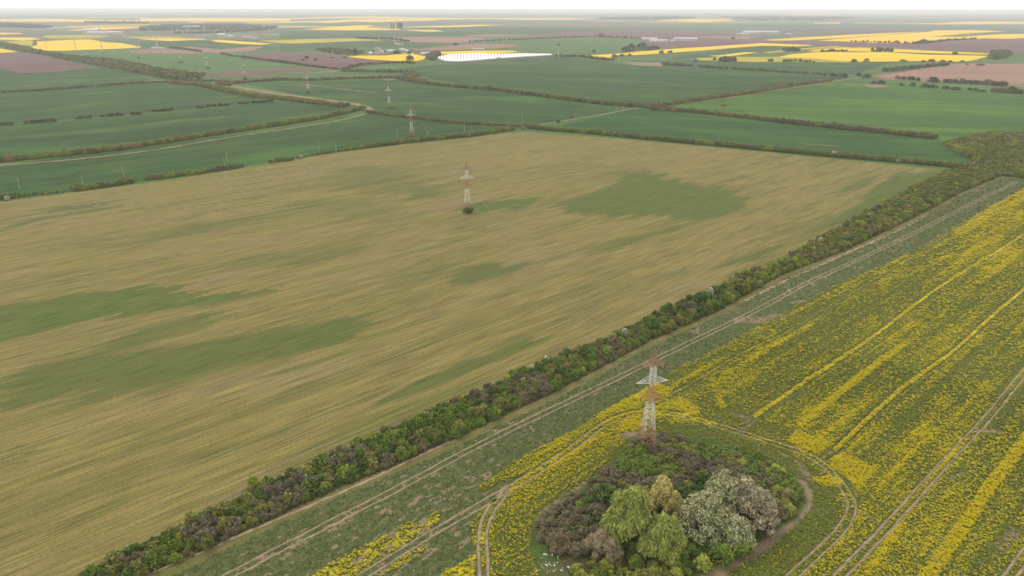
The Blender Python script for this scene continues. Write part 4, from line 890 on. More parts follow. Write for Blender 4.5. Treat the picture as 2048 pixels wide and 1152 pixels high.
B56 = [(5, 465, 585, 16, 1.2, 'lone dark tree left of the tip of the curved yellow strip'), (5, 900, 578, 38, 1.0, 'large dark tree, left one of the grove behind the yellow strip'), (5, 975, 565, 36, 1.3, 'tall dark tree, second of the grove behind the yellow strip'), (5, 1130, 552, 48, 1.0, 'largest dark tree of the grove behind the yellow strip'), (5, 1255, 548, 34, .9, 'paler tree at the right of the grove behind the yellow strip'), (5, 1320, 535, 24, .8, 'small tree at the right end of the grove'),
       (5, 735, 645, 22, .7, 'dark bush at the near edge of the yellow strip, left'), (5, 845, 630, 18, .7, 'dark bush at the near edge of the yellow strip, second'), (5, 950, 622, 14, .8, 'small bush at the near edge of the yellow strip'), (5, 1385, 600, 19, 1.1, 'dark bush standing before the yellow strip'), (5, 1482, 585, 9, 1.3, 'left one of two narrow bushes before the yellow strip'), (5, 1515, 586, 13, 1.2, 'right one of two narrow bushes before the yellow strip'),
       (5, 565, 372, 40, .9, 'hazy dark tree on the hedge left of the white sheds'), (6, 450, 398, 24, .8, 'dark bush on the stubble field near the farm buildings'), (6, 195, 688, 13, 1, 'small dark bush left of the copse by the dull yellow field'), (6, 1805, 905, 14, 1, 'dark bush where the thin hedge ends'), (6, 1972, 915, 14, 1.1, 'isolated round dark bush right of the thin hedge'), (6, 965, 705, 19, .8, 'dark red bush below the dull yellow field'), (6, 1552, 720, 9, 1, 'small dark bush below the broad yellow field'),
       (5, 1840, 710, 14, .7, 'dark bush on the green field right of the dry hollow'), (4, 485, 485, 24, .8, 'hazy bush on the far brown field'), (4, 1895, 485, 18, .7, 'hazy bush on the far green meadow'), (4, 945, 1085, 14, .9, 'dark bush on the middle hedge under the large green field'), (4, 1205, 1108, 14, .8, 'second dark bush on the middle hedge under the large green field')]
for z_, x, y, w_, h_, lb in B56:
    (a, b), = zp(z_, [(x, y)]); bush('hazydark', a, b, w_, lb, hz=h_)
for x, y, w_, lb in [(1850, 1060, 16, 'green round tree at the lower end of the river woodland'), (1650, 1010, 15, 'dark bush inside the river woodland'), (2300, 1200, 0, '')]:
    if w_: a, b = 0 + x / 6.827, 20 + (y - 270) / 6.827; bush('hazydark', a, b, w_, lb)
# white blossoming bushes in the hedges
WB = [(1093, 727, 3.0, 'white blossoming bush in the hedgerow left of the near pylon'), (1063, 742, 2.6, 'pale pink blossoming bush just left of the white one in the hedgerow'), (1046, 765, 2.0, 'small white blossoming bush low in the hedgerow'), (850, 838, 2.6, 'white blossoming bush halfway along the lower hedgerow'), (1250, 672, 3.2, 'white green blossoming bush in the hedgerow above the pylon'),
      (1420, 592, 4.2, 'large white blossoming bush in the hedgerow, upper half'), (1402, 606, 2.8, 'small white blossoming bush below the large one'), (1640, 489, 4.2, 'pale blossoming bush in the hedgerow beside the red brown scrub'), (1588, 508, 2.6, 'small pale blossoming bush on the red brown scrub'), (610, 965, 2.6, 'pale blossoming bush low in the hedgerow at the left'), (585, 975, 2.0, 'faint blossoming bush beside the pale one at the lower left'),
      (603, 317, 4.5, 'white blossoming bush at the edge of the tan field on the left'), (1188, 267, 3.6, 'white blossoming bush in the far hedge near the corner'), (1667, 312, 6, 'white blossoming bush in the far hedge on the right'), (1445, 291, 4, 'small white blossoming bush in the far hedge, middle'), (1795, 324, 4, 'small white blossoming bush in the far hedge near its right end'), (1947, 334, 5, 'pale blossoming bush where the hedges meet'), (1376, 203, 5, 'pale blossoming bush in the hedge by the slanting dirt road'), (15, 400, 4, 'pale blossoming bush at the left edge')]
for a, b, w_, lb in WB: bush('white', a, b, w_, lb, hz=2.15 if b > 480 and w_ < 4.5 else 1.5, name='blossoming_bush')
LB = [(738, 888, 3.6, 'yellow green bush standing out in the lower hedgerow'), (510, 975, 4.0, 'bright yellow green bush at the field side of the lower hedgerow'), (360, 1085, 3.2, 'yellow green bush in the middle of the hedgerow near the bottom')]
for a, b, w_, lb in LB: bush('lime', a, b, w_, lb, hz=1.3)

# ------------------------------------------------------------------ thicket round the near pylon
def tree(name, kind, px, py, lobes, n, size, label, trunks, droop=0.0, aspect=1.3, cat='tree', shell=.62, up=.3, seed=0):
    root = empty(name, (*G(px, py), 0)); rgi = np.random.default_rng(seed)
    V, F = cloud(n, lobes, size, up=up, droop=droop, shell=shell, rg=rgi, aspect=aspect)
    mesh_np('crown', V, F, L_[kind], root)
    V2 = []; F2 = []
    for (x, y, r) in trunks:
        top = (x * 1.3, y * 1.3, lobes[0][0][2] * .55); branch(V2, F2, (x, y, -.3), top, r, r * .7, 8)
        for c, rr in lobes[:14]:
            if math.hypot(c[0] - x, c[1] - y) < 6: branch(V2, F2, top, (c[0], c[1], c[2]), r * .4, r * .1, 5)
    mesh_py('trunk', V2, F2, bark, root)
    return tag(root, label, cat)
def lobeset(n, rx, ry, z0, z1, lr, rg, hang=0):
    n = int(n * 2.2); lr = (lr[0] * .5, lr[1] * .8)
    L = [((0, 0, (z0 + z1) / 2), (rx * .6, ry * .6, (z1 - z0) * .42))]
    for i in range(n):
        a = rg.random() * 6.283; q = math.sqrt(rg.random()); zz = z0 + (z1 - z0) * ((1 - q ** 2.2) * .85 * rg.uniform(.55, 1.05) + .12)
        r = rg.uniform(*lr)
        L.append(((math.cos(a) * q * rx * .85, math.sin(a) * q * ry * .85, zz), (r, r, r * (1.0 + hang))))
    return L
r_ = np.random.default_rng(21)
tree('willow_tree', 'willow', 1256, 1088, lobeset(30, 6.6, 5.6, 2.0, 14.5, (1.6, 2.5), r_, .5), 24000, .42, 'large yellow green willow, the taller left one of the pair in the thicket', [(0, 0, .4), (1.0, .4, .25)], droop=.8, aspect=2.4, seed=31)
tree('willow_tree', 'willow', 1322, 1108, lobeset(24, 5.6, 5.0, 1.5, 11, (1.4, 2.2), r_, .5), 18000, .42, 'yellow green willow, the lower right one of the pair in the thicket', [(0, 0, .35), (-.8, .5, .25)], droop=.8, aspect=2.4, seed=32)
tree('willow_tree', 'tanwillow', 1322, 1030, lobeset(14, 3.8, 3.2, 2.5, 9.6, (1.3, 2.0), r_, .3), 8000, .36, 'pale straw coloured tree behind the willows', [(0, 0, .2)], droop=.5, aspect=1.9, seed=33)
tree('willow_tree', 'tanwillow', 1345, 1047, lobeset(9, 2.6, 2.4, 2.5, 8.5, (1.1, 1.5), r_, .3), 5000, .36, 'smaller pale straw coloured tree between willow and silver tree', [(0, 0, .15)], droop=.5, aspect=1.9, seed=34)
tree('silver_tree', 'silver', 1405, 1065, lobeset(30, 7.4, 6.2, 1.5, 10.5, (1.5, 2.6), r_), 18000, .36, 'silvery green tree nearest the willows', [(0, 0, .3), (1.5, -.6, .25), (-1.5, .7, .25)], aspect=1.7, seed=35, shell=.5)
tree('silver_tree', 'silver', 1440, 1040, lobeset(20, 5.2, 5.0, 2.5, 14, (1.4, 2.3), r_), 12000, .36, 'tallest silvery tree, at the back of the silver group', [(0, 0, .3), (-.9, .4, .2)], aspect=1.7, seed=36, shell=.5)
tree('silver_tree', 'silverpink', 1490, 1052, lobeset(30, 6.8, 6.0, 1.8, 12.5, (1.5, 2.5), r_), 17000, .36, 'pinkish silver tree in the right half of the silver group', [(0, 0, .3), (1.1, .7, .25), (-1.2, -.5, .25)], aspect=1.7, seed=37, shell=.5)
tree('silver_tree', 'silverpink', 1530, 1062, lobeset(14, 3.8, 3.6, 1.0, 7.0, (.9, 1.5), r_), 7500, .36, 'lowest silver tree at the right end above the dirt track', [(0, 0, .22)], aspect=1.7, seed=38, shell=.5)
tree('silver_tree', 'silver', 1462, 1090, lobeset(20, 5.8, 4.4, .8, 7.0, (1.2, 1.9), r_), 11000, .36, 'low spreading silver green tree at the front of the silver group', [(0, 0, .22)], aspect=1.7, seed=39, shell=.5)
L_['pale'] = leafmat('dry_pale_twigs', lin(118, 104, 78), lin(160, 146, 114))
tree('bare_bush', 'pale', 1205, 1112, lobeset(18, 4.6, 3.8, .4, 6.2, (1.3, 2.0), r_), 9500, .22, 'rounded pale brown bare bush left of the willows', [(0, 0, .2)], aspect=2.6, seed=40, cat='bush', shell=.4)
tree('bare_bush', 'brown', 1115, 1095, lobeset(16, 3.0, 2.6, .3, 3.6, (.8, 1.5), r_), 5500, .25, 'dark brown bare bush at the left end of the thicket', [(0, 0, .15)], aspect=2.4, seed=41, cat='bush', shell=.4)
for kd, a, b, w_, h_, lb in [('deep', 1210, 1005, 7.5, 1.0, 'dense dark green bush above the willow'), ('green', 1160, 1020, 3.6, .9, 'small bright green bush among the brown scrub'), ('green', 1196, 985, 3.8, .8, 'green bush at the left upper side of the thicket'), ('green', 1440, 1125, 6.5, 1.0, 'bright green bush below the silver trees, left'), ('green', 1480, 1108, 6.5, .9, 'bright green bush below the silver trees, middle'),
                             ('lime', 1405, 1135, 5.5, .9, 'yellow green bush at the front beside the willow'), ('lime', 1575, 1028, 4.5, .9, 'yellow green bush at the right edge by the dirt track'), ('deep', 1350, 992, 5.5, .8, 'dark green bush between the straw tree and the silver tree'), ('lime', 1480, 935, 4.2, .9, 'yellow green bush on the upper right slope of the thicket'), ('lime', 1350, 1150, 5, .6, 'yellow green bush below the right willow'),
                             ('white', 1285, 1150, 2.4, .7, 'small white blossoming bush at the bottom edge'), ('white', 1328, 1150, 2.0, .7, 'second small white blossoming bush at the bottom edge'), ('white', 1143, 1105, 2.0, .6, 'tiny blossoming shrub beside the pale bare bush')]:
    bush(kd, a, b, w_, lb, hz=h_)
# undergrowth
pts = fill_poly(island, 1.5, rg, .9)
px_, py_ = P(pts[:, 0], pts[:, 1], 0.0)
keep = ~((px_ < 1150) & (py_ > 1095)) & ~((px_ > 1150) & (px_ < 1250) & (py_ > 1110) & (py_ < 1130)) & ~((px_ < 1100) & (py_ > 1040) & (rg.random(len(pts)) < .5))
pts = pts[keep]; px_, py_ = px_[keep], py_[keep]
nz = fbm(pts[:, 0] / 6, pts[:, 1] / 6, 177, 3)
kk = []
for i in range(len(pts)):
    x, y, v = px_[i], py_[i], nz[i]; q = rg.random()
    if x > 1140 and x < 1340 and y > 1120: k = 'lime' if q < .5 else ('olive' if q < .8 else 'green')
    elif x < 1240 and y > 940: k = 'purple' if q < .3 else ('brown' if q < .8 else 'deep')
    elif x > 1520: k = 'olive' if q < .4 else ('green' if q < .7 else 'lime' if q < .8 else 'brown')
    elif y < 960: k = 'green' if v > .52 else ('purple' if v < .42 else 'olive')
    elif y > 1080: k = 'green' if q < .6 else ('lime' if q < .75 else 'deep')
    else: k = 'deep' if v > .5 else ('purple' if q < .6 else 'olive')
    kk.append(k)
n = len(pts); s = .35 + .55 * rg.random(n)
s = s * np.where(py_ < 900, .75, 1.0) * np.where((py_ > 1120) & (px_ < 1340), .85, 1.0)
scatter('undergrowth', np.c_[pts, np.zeros(n) - .1], [IDX[k][rg.integers(3)] for k in kk], np.c_[np.zeros((n, 2)), rg.random(n) * 6.28], np.c_[s, s, s * (.75 + .3 * rg.random(n))], 'tangled brown and green undergrowth filling the thicket around the near pylon')
# white rubbish lying in the grass at the thicket's left end
white = flat('white_litter', lin(220, 220, 214), .8, .08)
for i in range(46):
    a = rg.normal(); px1, py1 = (1112 + 17 * rg.normal(), 1132 + 12 * rg.normal()) if i > 6 else (1085 + 12 * rg.random(), 1108 + 3 * rg.random())
    x, y = G(px1, py1); s1 = .12 + .3 * rg.random() ** 2
    nv = 7; V = []; 
    for j in range(nv):
        t_ = 2 * math.pi * j / nv; q = s1 * rg.uniform(.6, 1.2); V.append((math.cos(t_) * q, math.sin(t_) * q * .7, .02))
    V += [(v[0] * .6, v[1] * .6, s1 * rg.uniform(.3, .7)) for v in V[:nv]]
    F = [(j, (j + 1) % nv, nv + (j + 1) % nv, nv + j) for j in range(nv)] + [tuple(range(nv, 2 * nv))]
    o = mesh_py('litter', V, F, white); o.location = (x, y, .05); o.rotation_euler.z = rg.random() * 6
    tag(o, 'white scrap of litter lying in the grass at the left end of the thicket', 'litter', 'white scraps of litter in the grass')
ribbon('grass_patch', [(1078, 1060), (1085, 1110), (1110, 1160), (1150, 1190)], 3.2, 2.2, .03, fieldmat('lush_grass', lin(62, 84, 34), lin(88, 108, 46), 0, (.5, .5), 1.5, c3=lin(106, 100, 62), f3=(.45, .6), big=.1), 'lush grass at the left end of the thicket', .5)

# ------------------------------------------------------------------ pylons
red = flat('faded_red_paint', lin(190, 144, 118), .7, .18, 2.0)
wht = flat('weathered_white_paint', lin(236, 230, 218), .7, .1, 2.0)
glassm = flat('dark_glass_insulator', lin(70, 58, 54), .35, .1)
def beam(V, F, a, b, w):
    a = Vector(a); b = Vector(b); d = (b - a).normalized(); x = d.orthogonal().normalized() * w * .5; y = d.cross(x).normalized() * w * .5; o_ = len(V)
    for p in (a, b):
        for sx, sy in ((-1, -1), (1, -1), (1, 1), (-1, 1)): V.append(tuple(p + x * sx + y * sy))
    F += [(o_, o_ + 1, o_ + 5, o_ + 4), (o_ + 1, o_ + 2, o_ + 6, o_ + 5), (o_ + 2, o_ + 3, o_ + 7, o_ + 6), (o_ + 3, o_, o_ + 4, o_ + 7), (o_ + 3, o_ + 2, o_ + 1, o_), (o_ + 4, o_ + 5, o_ + 6, o_ + 7)]
def halfw(z):
    if z < 14.5: return 1.95 + (0.85 - 1.95) * z / 14.5
    if z < 25.8: return .85 + (.62 - .85) * (z - 14.5) / 11.3
    return .62 + (.16 - .62) * (z - 25.8) / 5.2
def section(V, F, zs, lw, bw, cross=True):
    for z0, z1 in zip(zs[:-1], zs[1:]):
        h0, h1 = halfw(z0), halfw(z1); c0 = [(-h0, -h0, z0), (h0, -h0, z0), (h0, h0, z0), (-h0, h0, z0)]; c1 = [(-h1, -h1, z1), (h1, -h1, z1), (h1, h1, z1), (-h1, h1, z1)]
        for i in range(4):
            j = (i + 1) % 4; beam(V, F, c0[i], c1[i], lw); beam(V, F, c0[i], c1[j], bw)
            if cross: beam(V, F, c0[j], c1[i], bw)
            beam(V, F, c1[i], c1[j], bw)
ARMS = [(16.4, 3.1, red, 1.3), (21.0, 4.7, wht, 1.7), (26.4, 3.3, red, 1.4)]
def make_pylon():
    root = empty('lattice_pylon', (0, 0, 0))
    for zs, m in (([0, 2.2, 4.3, 6.3], red), ([6.3, 8.4, 10.4, 12.2, 13.4, 14.5], wht), ([14.5, 15.9, 17.3, 18.7, 20.1], red), ([20.1, 21.4, 22.6, 23.7, 24.8, 25.8], wht), ([25.8, 27.0, 28.2, 29.4, 31.0], red)):
        V = []; F = []; section(V, F, zs, .125, .06); mesh_py('mast_section', V, F, m, root)
    V = []; F = []
    h = halfw(5.6) + .55
    for i in range(4):
        c = [(-h, -h, 5.6), (h, -h, 5.6), (h, h, 5.6), (-h, h, 5.6)]; beam(V, F, c[i], c[(i + 1) % 4], .08)
        q = halfw(5.6); c2 = [(-q, -q, 5.6), (q, -q, 5.6), (q, q, 5.6), (-q, q, 5.6)]; beam(V, F, c[i], c2[i], .08)
    mesh_py('climbing_guard', V, F, red, root)
    V = []; F = []; beam(V, F, (0, 0, -.6), (0, 0, .25), .6); conc = flat('pale_concrete', lin(170, 166, 156), .9, .1)
    fo = mesh_py('footing', V, F, conc, root); fo.location = (-1.98, -1.98, 0)
    for sx, sy in ((1, -1), (1, 1), (-1, 1)):
        f2 = fo.copy(); COL.objects.link(f2); f2.parent = root; f2.location = (sx * 1.98, sy * 1.98, 0)
    for z, L, m, hh in ARMS:
        for s in (-1, 1):
            V = []; F = []; w = halfw(z); tip = (s * L, 0, z); w2 = halfw(z + hh)
            for y in (-1, 1):
                beam(V, F, (s * w, y * w, z), tip, .12); beam(V, F, (s * w2, y * w2, z + hh), tip, .10)
                for k in range(1, 4):
                    f = k / 4; a = Vector((s * w, y * w, z)).lerp(Vector(tip), f); b = Vector((s * w2, y * w2, z + hh)).lerp(Vector(tip), max(0, f - .22)); beam(V, F, a, b, .06)
            for k in range(0, 4):
                f = k / 4; a = Vector((s * w, w, z)).lerp(Vector(tip), f); b = Vector((s * w, -w, z)).lerp(Vector(tip), min(1, f + .2)); beam(V, F, a, b, .06)
            ca = mesh_py('crossarm', V, F, m, root)
            V = []; F = []
            prof = []
            branch(V, F, (0, 0, 0), (0, 0, -1.5), .03, .03, 6)
            for k in range(8): branch(V, F, (0, 0, -.2 - k * .15), (0, 0, -.28 - k * .15), .06, .14, 8)
            ins = mesh_py('insulator', V, F, glassm, root); ins.location = (s * (L - .08), 0, z - .05)
    return root
PYL = [(1293, 893), (935, 424), (824, 275), (779, 216), (617, 186), (490, 156), (415, 137), (361, 123), (277, 114.5), (206, 106.5), (152, 100), (93, 95.5)]
names = ['nearest red and white lattice pylon, standing at the top of the thicket', 'red and white lattice pylon in the middle of the tan field, bush at its foot', 'third lattice pylon, standing on the hedge beyond the tan field', 'fourth lattice pylon, on an olive scrub mound in the green field', 'fifth lattice pylon, beside the pale reed strip',
         'sixth lattice pylon, in front of the narrow ploughed strip', 'seventh lattice pylon, in the light meadow above dark bush', 'eighth lattice pylon, small in the light meadow', 'ninth lattice pylon, small left of the drilling mast', 'tenth lattice pylon, faint below the large yellow field', 'eleventh lattice pylon, very faint before the yellow field', 'farthest lattice pylon, barely visible at the upper left']
p0 = (G(1293, 893)[0] + 130, G(1293, 893)[1] - 195)
pos = [p0] + GP(PYL)
rots = []
for i in range(len(pos)):
    a = pos[max(0, i - 1)]; b = pos[min(len(pos) - 1, i + 1)]
    rots.append(math.atan2(b[1] - a[1], b[0] - a[0]) - math.pi / 2)
rots[1] = rots[1] * .45 - R(-8) * 0
pyl = make_pylon()
for i in range(1, len(pos)):
    o = pyl if i == 1 else copy_tree(pyl)
    o.location = (*pos[i], 0); o.rotation_euler.z = rots[i]; tag(o, names[i - 1], 'pylon', 'lattice pylons of the power line')
wirem = flat('aluminium_conductor', lin(150, 148, 144), .5, .05, 1, .6)
def wire(name, atts, r, sag, label, group, n=26):
    V = []; F = []; base = None
    for a, b in zip(atts[:-1], atts[1:]):
        a = Vector(a); b = Vector(b); L = (b - a).length; sg = sag * (L / 260) ** 2
        prev = a
        for i in range(1, n + 1):
            t_ = i / n; p = a.lerp(b, t_); p.z -= 4 * sg * t_ * (1 - t_); branch(V, F, prev, p, r, r, 4); prev = p
    o = mesh_py(name, V, F, wirem); return tag(o, label, 'cable', group)
def att(i, x, z):
    c, s = math.cos(rots[i]), math.sin(rots[i]); return (pos[i][0] + c * x, pos[i][1] + s * x, z)
for z, L, m, hh in ARMS:
    for s in (-1, 1):
        wire('power_cable', [att(i, s * (L - .08), z - 1.55) for i in range(0, 6)], .026, 5.0,
             '%s %s conductor cable strung between the lattice pylons' % ({16.4: 'lowest', 21.0: 'middle', 26.4: 'upper'}[z], 'left' if s < 0 else 'right'), 'conductor cables between the lattice pylons')
wire('earth_cable', [att(i, 0, 31.0) for i in range(0, 6)], .012, 4.0, 'thin earth cable over the tips of the lattice pylons', None)

# ------------------------------------------------------------------ utility poles
polem = flat('pale_concrete_pole', lin(186, 178, 162), .9, .1)
def make_pole():
    root = empty('utility_pole', (0, 0, 0)); V = []; F = []; branch(V, F, (0, 0, -.5), (0, 0, 8.6), .24, .17, 8); mesh_py('mast', V, F, polem, root)
    V = []; F = []; beam(V, F, (-1.1, 0, 8.1), (1.1, 0, 8.1), .12); mesh_py('crossarm', V, F, polem, root)
    for x in (-1.0, 0, 1.0):
        V = []; F = []; branch(V, F, (0, 0, 0), (0, 0, .32), .07, .05, 6); o_ = mesh_py('insulator', V, F, glassm, root); o_.location = (x, 0, 8.16 if x else 8.6)
    return root
rowA = [(-40, 395), (167, 375), (450, 336), (673, 307), (855, 279), (944, 268), (1044, 246)]
rowB = [(40, 378), (248, 353), (455, 324), (638, 301), (795, 277), (929, 262), (1044, 244)]
rowC = [(1177, 206), (1232, 221), (1246, 225)]
rowA = rowA[:-1]
PN = ['lower row, outside the left edge', 'lower row, leftmost in view at the yellow green hedge', 'lower row, front one of the twin poles', 'lower row, beside the white blossom bush', 'lower row, right of the third pylon', 'lower row, near the field corner']
QN = ['upper row, outside the hedge at the far left', 'upper row, second from the left', 'upper row, rear one of the twin poles', 'upper row, left of the blossom field edge pole', 'upper row, left of the third pylon', 'upper row, near the field corner', 'upper row, beyond the field corner']
pole = make_pole(); first = True
for row, nn in ((rowA, PN), (rowB, QN), (rowC, ['on the middle hedge', 'left one by the dirt road end', 'right one by the dirt road end'])):
    w = GP(row); rz = math.atan2(w[-1][1] - w[0][1], w[-1][0] - w[0][0]) - math.pi / 2
    for p, lb in zip(w, nn):
        o = pole if first else copy_tree(pole); first = False
        o.location = (*p, 0); o.rotation_euler.z = rz; tag(o, 'slim pale utility pole, ' + lb, 'utility pole', 'utility poles along the field edges')
    if row is rowC: continue
    for x in (-1.0, 1.0):
        wire('overhead_wire', [(p[0] + math.cos(rz) * x, p[1] + math.sin(rz) * x, 8.45) for p in w], .014, 3.0, 'thin overhead wire of the %s pole row, %s side' % ('lower' if row is rowA else 'upper', 'left' if x < 0 else 'right'), 'overhead wires of the utility poles', 10)

# ------------------------------------------------------------------ polytunnels
poly = flat('white_polytunnel_film', lin(250, 246, 248), .6, .05, .4)
endm = flat('pale_grey_tunnel_end', lin(205, 202, 204), .7, .05)  # end walls a little greyer than the cover film
front = GP(zp(4, [(235, 668), (330, 708), (520, 718), (700, 706), (900, 688), (1300, 657), (1803, 627)]))
back = GP(zp(4, [(235, 664), (290, 642), (420, 617), (750, 602), (970, 613), (1400, 606), (1803, 614)]))
def ray_x(pl, k):      # point of the outline where x / y == k
    for a, b in zip(pl[:-1], pl[1:]):
        ka, kb = a[0] / a[1], b[0] / b[1]
        if (ka - k) * (kb - k) <= 0 and ka != kb: f = (k - ka) / (kb - ka); return (a[0] + (b[0] - a[0]) * f, a[1] + (b[1] - a[1]) * f)
NT_ = 40
xl, xr = front[0][0], front[-1][0]
ks = np.linspace(front[0][0] / front[0][1] + .0008, front[-1][0] / front[-1][1] - .0008, NT_ + 1)
tn = ['leftmost', 'left', 'middle', 'right']
for i in range(NT_):
    kc = (ks[i] + ks[i + 1]) / 2; a = ray_x(front, kc); b = ray_x(back, kc)
    if not a or not b: continue
    Ln = max(14.0, math.hypot(b[0] - a[0], b[1] - a[1])); w = (ks[i + 1] - ks[i]) * a[1] * .5 * .995
    V = []; F = []; ns = 8
    for yy in (0, Ln):
        for j in range(ns + 1):
            t_ = math.pi * j / ns; V.append((-w * math.cos(t_), yy, .8 + 2.2 * math.sin(t_) if 0 < j < ns else 0))
    for j in range(ns): F.append((j, j + 1, ns + 2 + j, ns + 1 + j))
    root = empty('polytunnel', (a[0], a[1], .5), -math.atan2(b[0] - a[0], b[1] - a[1]))
    mesh_py('cover', V, F, poly, root)
    mesh_py('end_wall', [v for v in V[:ns + 1]], [tuple(range(ns + 1))[::-1]], endm, root)
    mesh_py('end_wall', [v for v in V[ns + 1:]], [tuple(range(ns + 1))], endm, root)
    lbt = 'leftmost white polytunnel of the packed rows behind the large green field' if i == 0 else 'rightmost, shortest white polytunnel tapering to the end of the packed rows' if i == NT_ - 1 else 'white polytunnel in the middle of the packed rows behind the large green field'
    tag(root, lbt, 'polytunnel', 'white polytunnels packed side by side')

# ------------------------------------------------------------------ houses, sheds, masts far away
wallm = flat('pale_render_wall', lin(206, 198, 186), .9, .06, .5); roofm = flat('tiled_roof', lin(140, 92, 78), .9, .12, .5); metalr = flat('light_metal_roof', lin(205, 206, 208), .5, .04, .3); darkw = flat('window_dark', lin(60, 62, 66), .4, .05)
greyr = flat('grey_roof', lin(130, 124, 120), .8, .1, .5)
def house(name, px, py, w, d, h, rh, roof, label, cat='house', rz=0, group=None, wins=3):
    root = empty(name, (*G(px, py), .6), rz)
    V = [(-w / 2, 0, -1), (w / 2, 0, -1), (w / 2, d, -1), (-w / 2, d, -1), (-w / 2, 0, h), (w / 2, 0, h), (w / 2, d, h), (-w / 2, d, h), (-w / 2, d / 2, h + rh * .93), (w / 2, d / 2, h + rh * .93)]
    mesh_py('wall', V, [(0, 1, 5, 4), (1, 2, 6, 9, 5), (2, 3, 7, 6), (3, 0, 4, 8, 7)], wallm, root)
    e = .5; zz = h - e * rh / (d / 2)
    V = [(-w / 2 - e, -e, zz), (w / 2 + e, -e, zz), (w / 2 + e, d / 2, h + rh), (-w / 2 - e, d / 2, h + rh), (w / 2 + e, d + e, zz), (-w / 2 - e, d + e, zz)]
    V += [(x, y, z + .25) for x, y, z in V]
    mesh_py('roof', V, [(0, 1, 2, 3), (3, 2, 4, 5), (6, 9, 8, 7), (9, 11, 10, 8), (0, 6, 7, 1), (5, 4, 10, 11), (1, 7, 8, 2), (2, 8, 10, 4), (0, 3, 9, 6), (3, 5, 11, 9)], roof, root)
    for i in range(wins):
        x = -w / 2 + (i + 1) * w / (wins + 1); mesh_py('window', [(x - .6, -.04, h * .4), (x + .6, -.04, h * .4), (x + .6, -.04, h * .8), (x - .6, -.04, h * .8), (x - .6, -.1, h * .4), (x + .6, -.1, h * .4), (x + .6, -.1, h * .8), (x - .6, -.1, h * .8)], [(4, 5, 6, 7), (0, 4, 7, 3), (5, 1, 2, 6), (7, 6, 2, 3)], darkw, root)
    return tag(root, label, cat, group)
hz3 = [(1325, 605, 16, 14, 17, 3, greyr, 'tall white building at the left of the hamlet'), (1375, 605, 14, 10, 6, 4, metalr, 'white house beside the tall building of the hamlet'), (1420, 595, 14, 10, 4, 4, roofm, 'red roofed house behind the white one in the hamlet'), (1510, 588, 22, 10, 5, 3, metalr, 'long white roofed house in the middle of the hamlet'), (1565, 600, 14, 9, 4, 4, roofm, 'small red roofed house in the middle of the hamlet'), (1610, 592, 12, 10, 4, 4, greyr, 'grey roofed house in the hamlet among dark trees'), (1665, 585, 12, 10, 8, 3, metalr, 'white two storey house right of the hamlet centre'), (1712, 583, 14, 10, 4, 4, metalr, 'white bungalow at the right of the hamlet'),
       (1235, 608, 12, 8, 3, 3, metalr, 'small white shed at the left of the hamlet'), (1895, 608, 22, 10, 3, 3, roofm, 'pink walled house behind the oval yellow field'), (1925, 598, 16, 9, 4, 3, roofm, 'red roofed house at the right end of the hamlet'), (1990, 612, 26, 12, 3, 3, metalr, 'white barn at the right end of the hamlet'), (1800, 588, 12, 9, 4, 4, roofm, 'small house between the two parts of the hamlet')]
for x, y, w, d, h, rh, rf, lb in hz3:
    (a, b), = zp(3, [(x, y)]); house('house', a, b, w, d, h, rh, rf, lb, group='houses of the hamlet', rz=random.uniform(-.3, .3))
for x, y, w, d, h, lb in [(1222, 410, 60, 26, 5, 'long white farm shed, left one on the ploughed field'), (1350, 442, 66, 30, 6, 'long white farm shed, nearest of the three'), (1720, 425, 90, 30, 9, 'largest white farm shed, right one on the ploughed field'), (1440, 443, 10, 10, 7, 'small farm silo house between the sheds'), (1533, 440, 14, 10, 5, 'small farm hut between the sheds')]:
    (a, b), = zp(5, [(x, y)]); house('shed', a, b, w, d, h, 3, metalr, lb, 'shed', rz=-.12, wins=4)
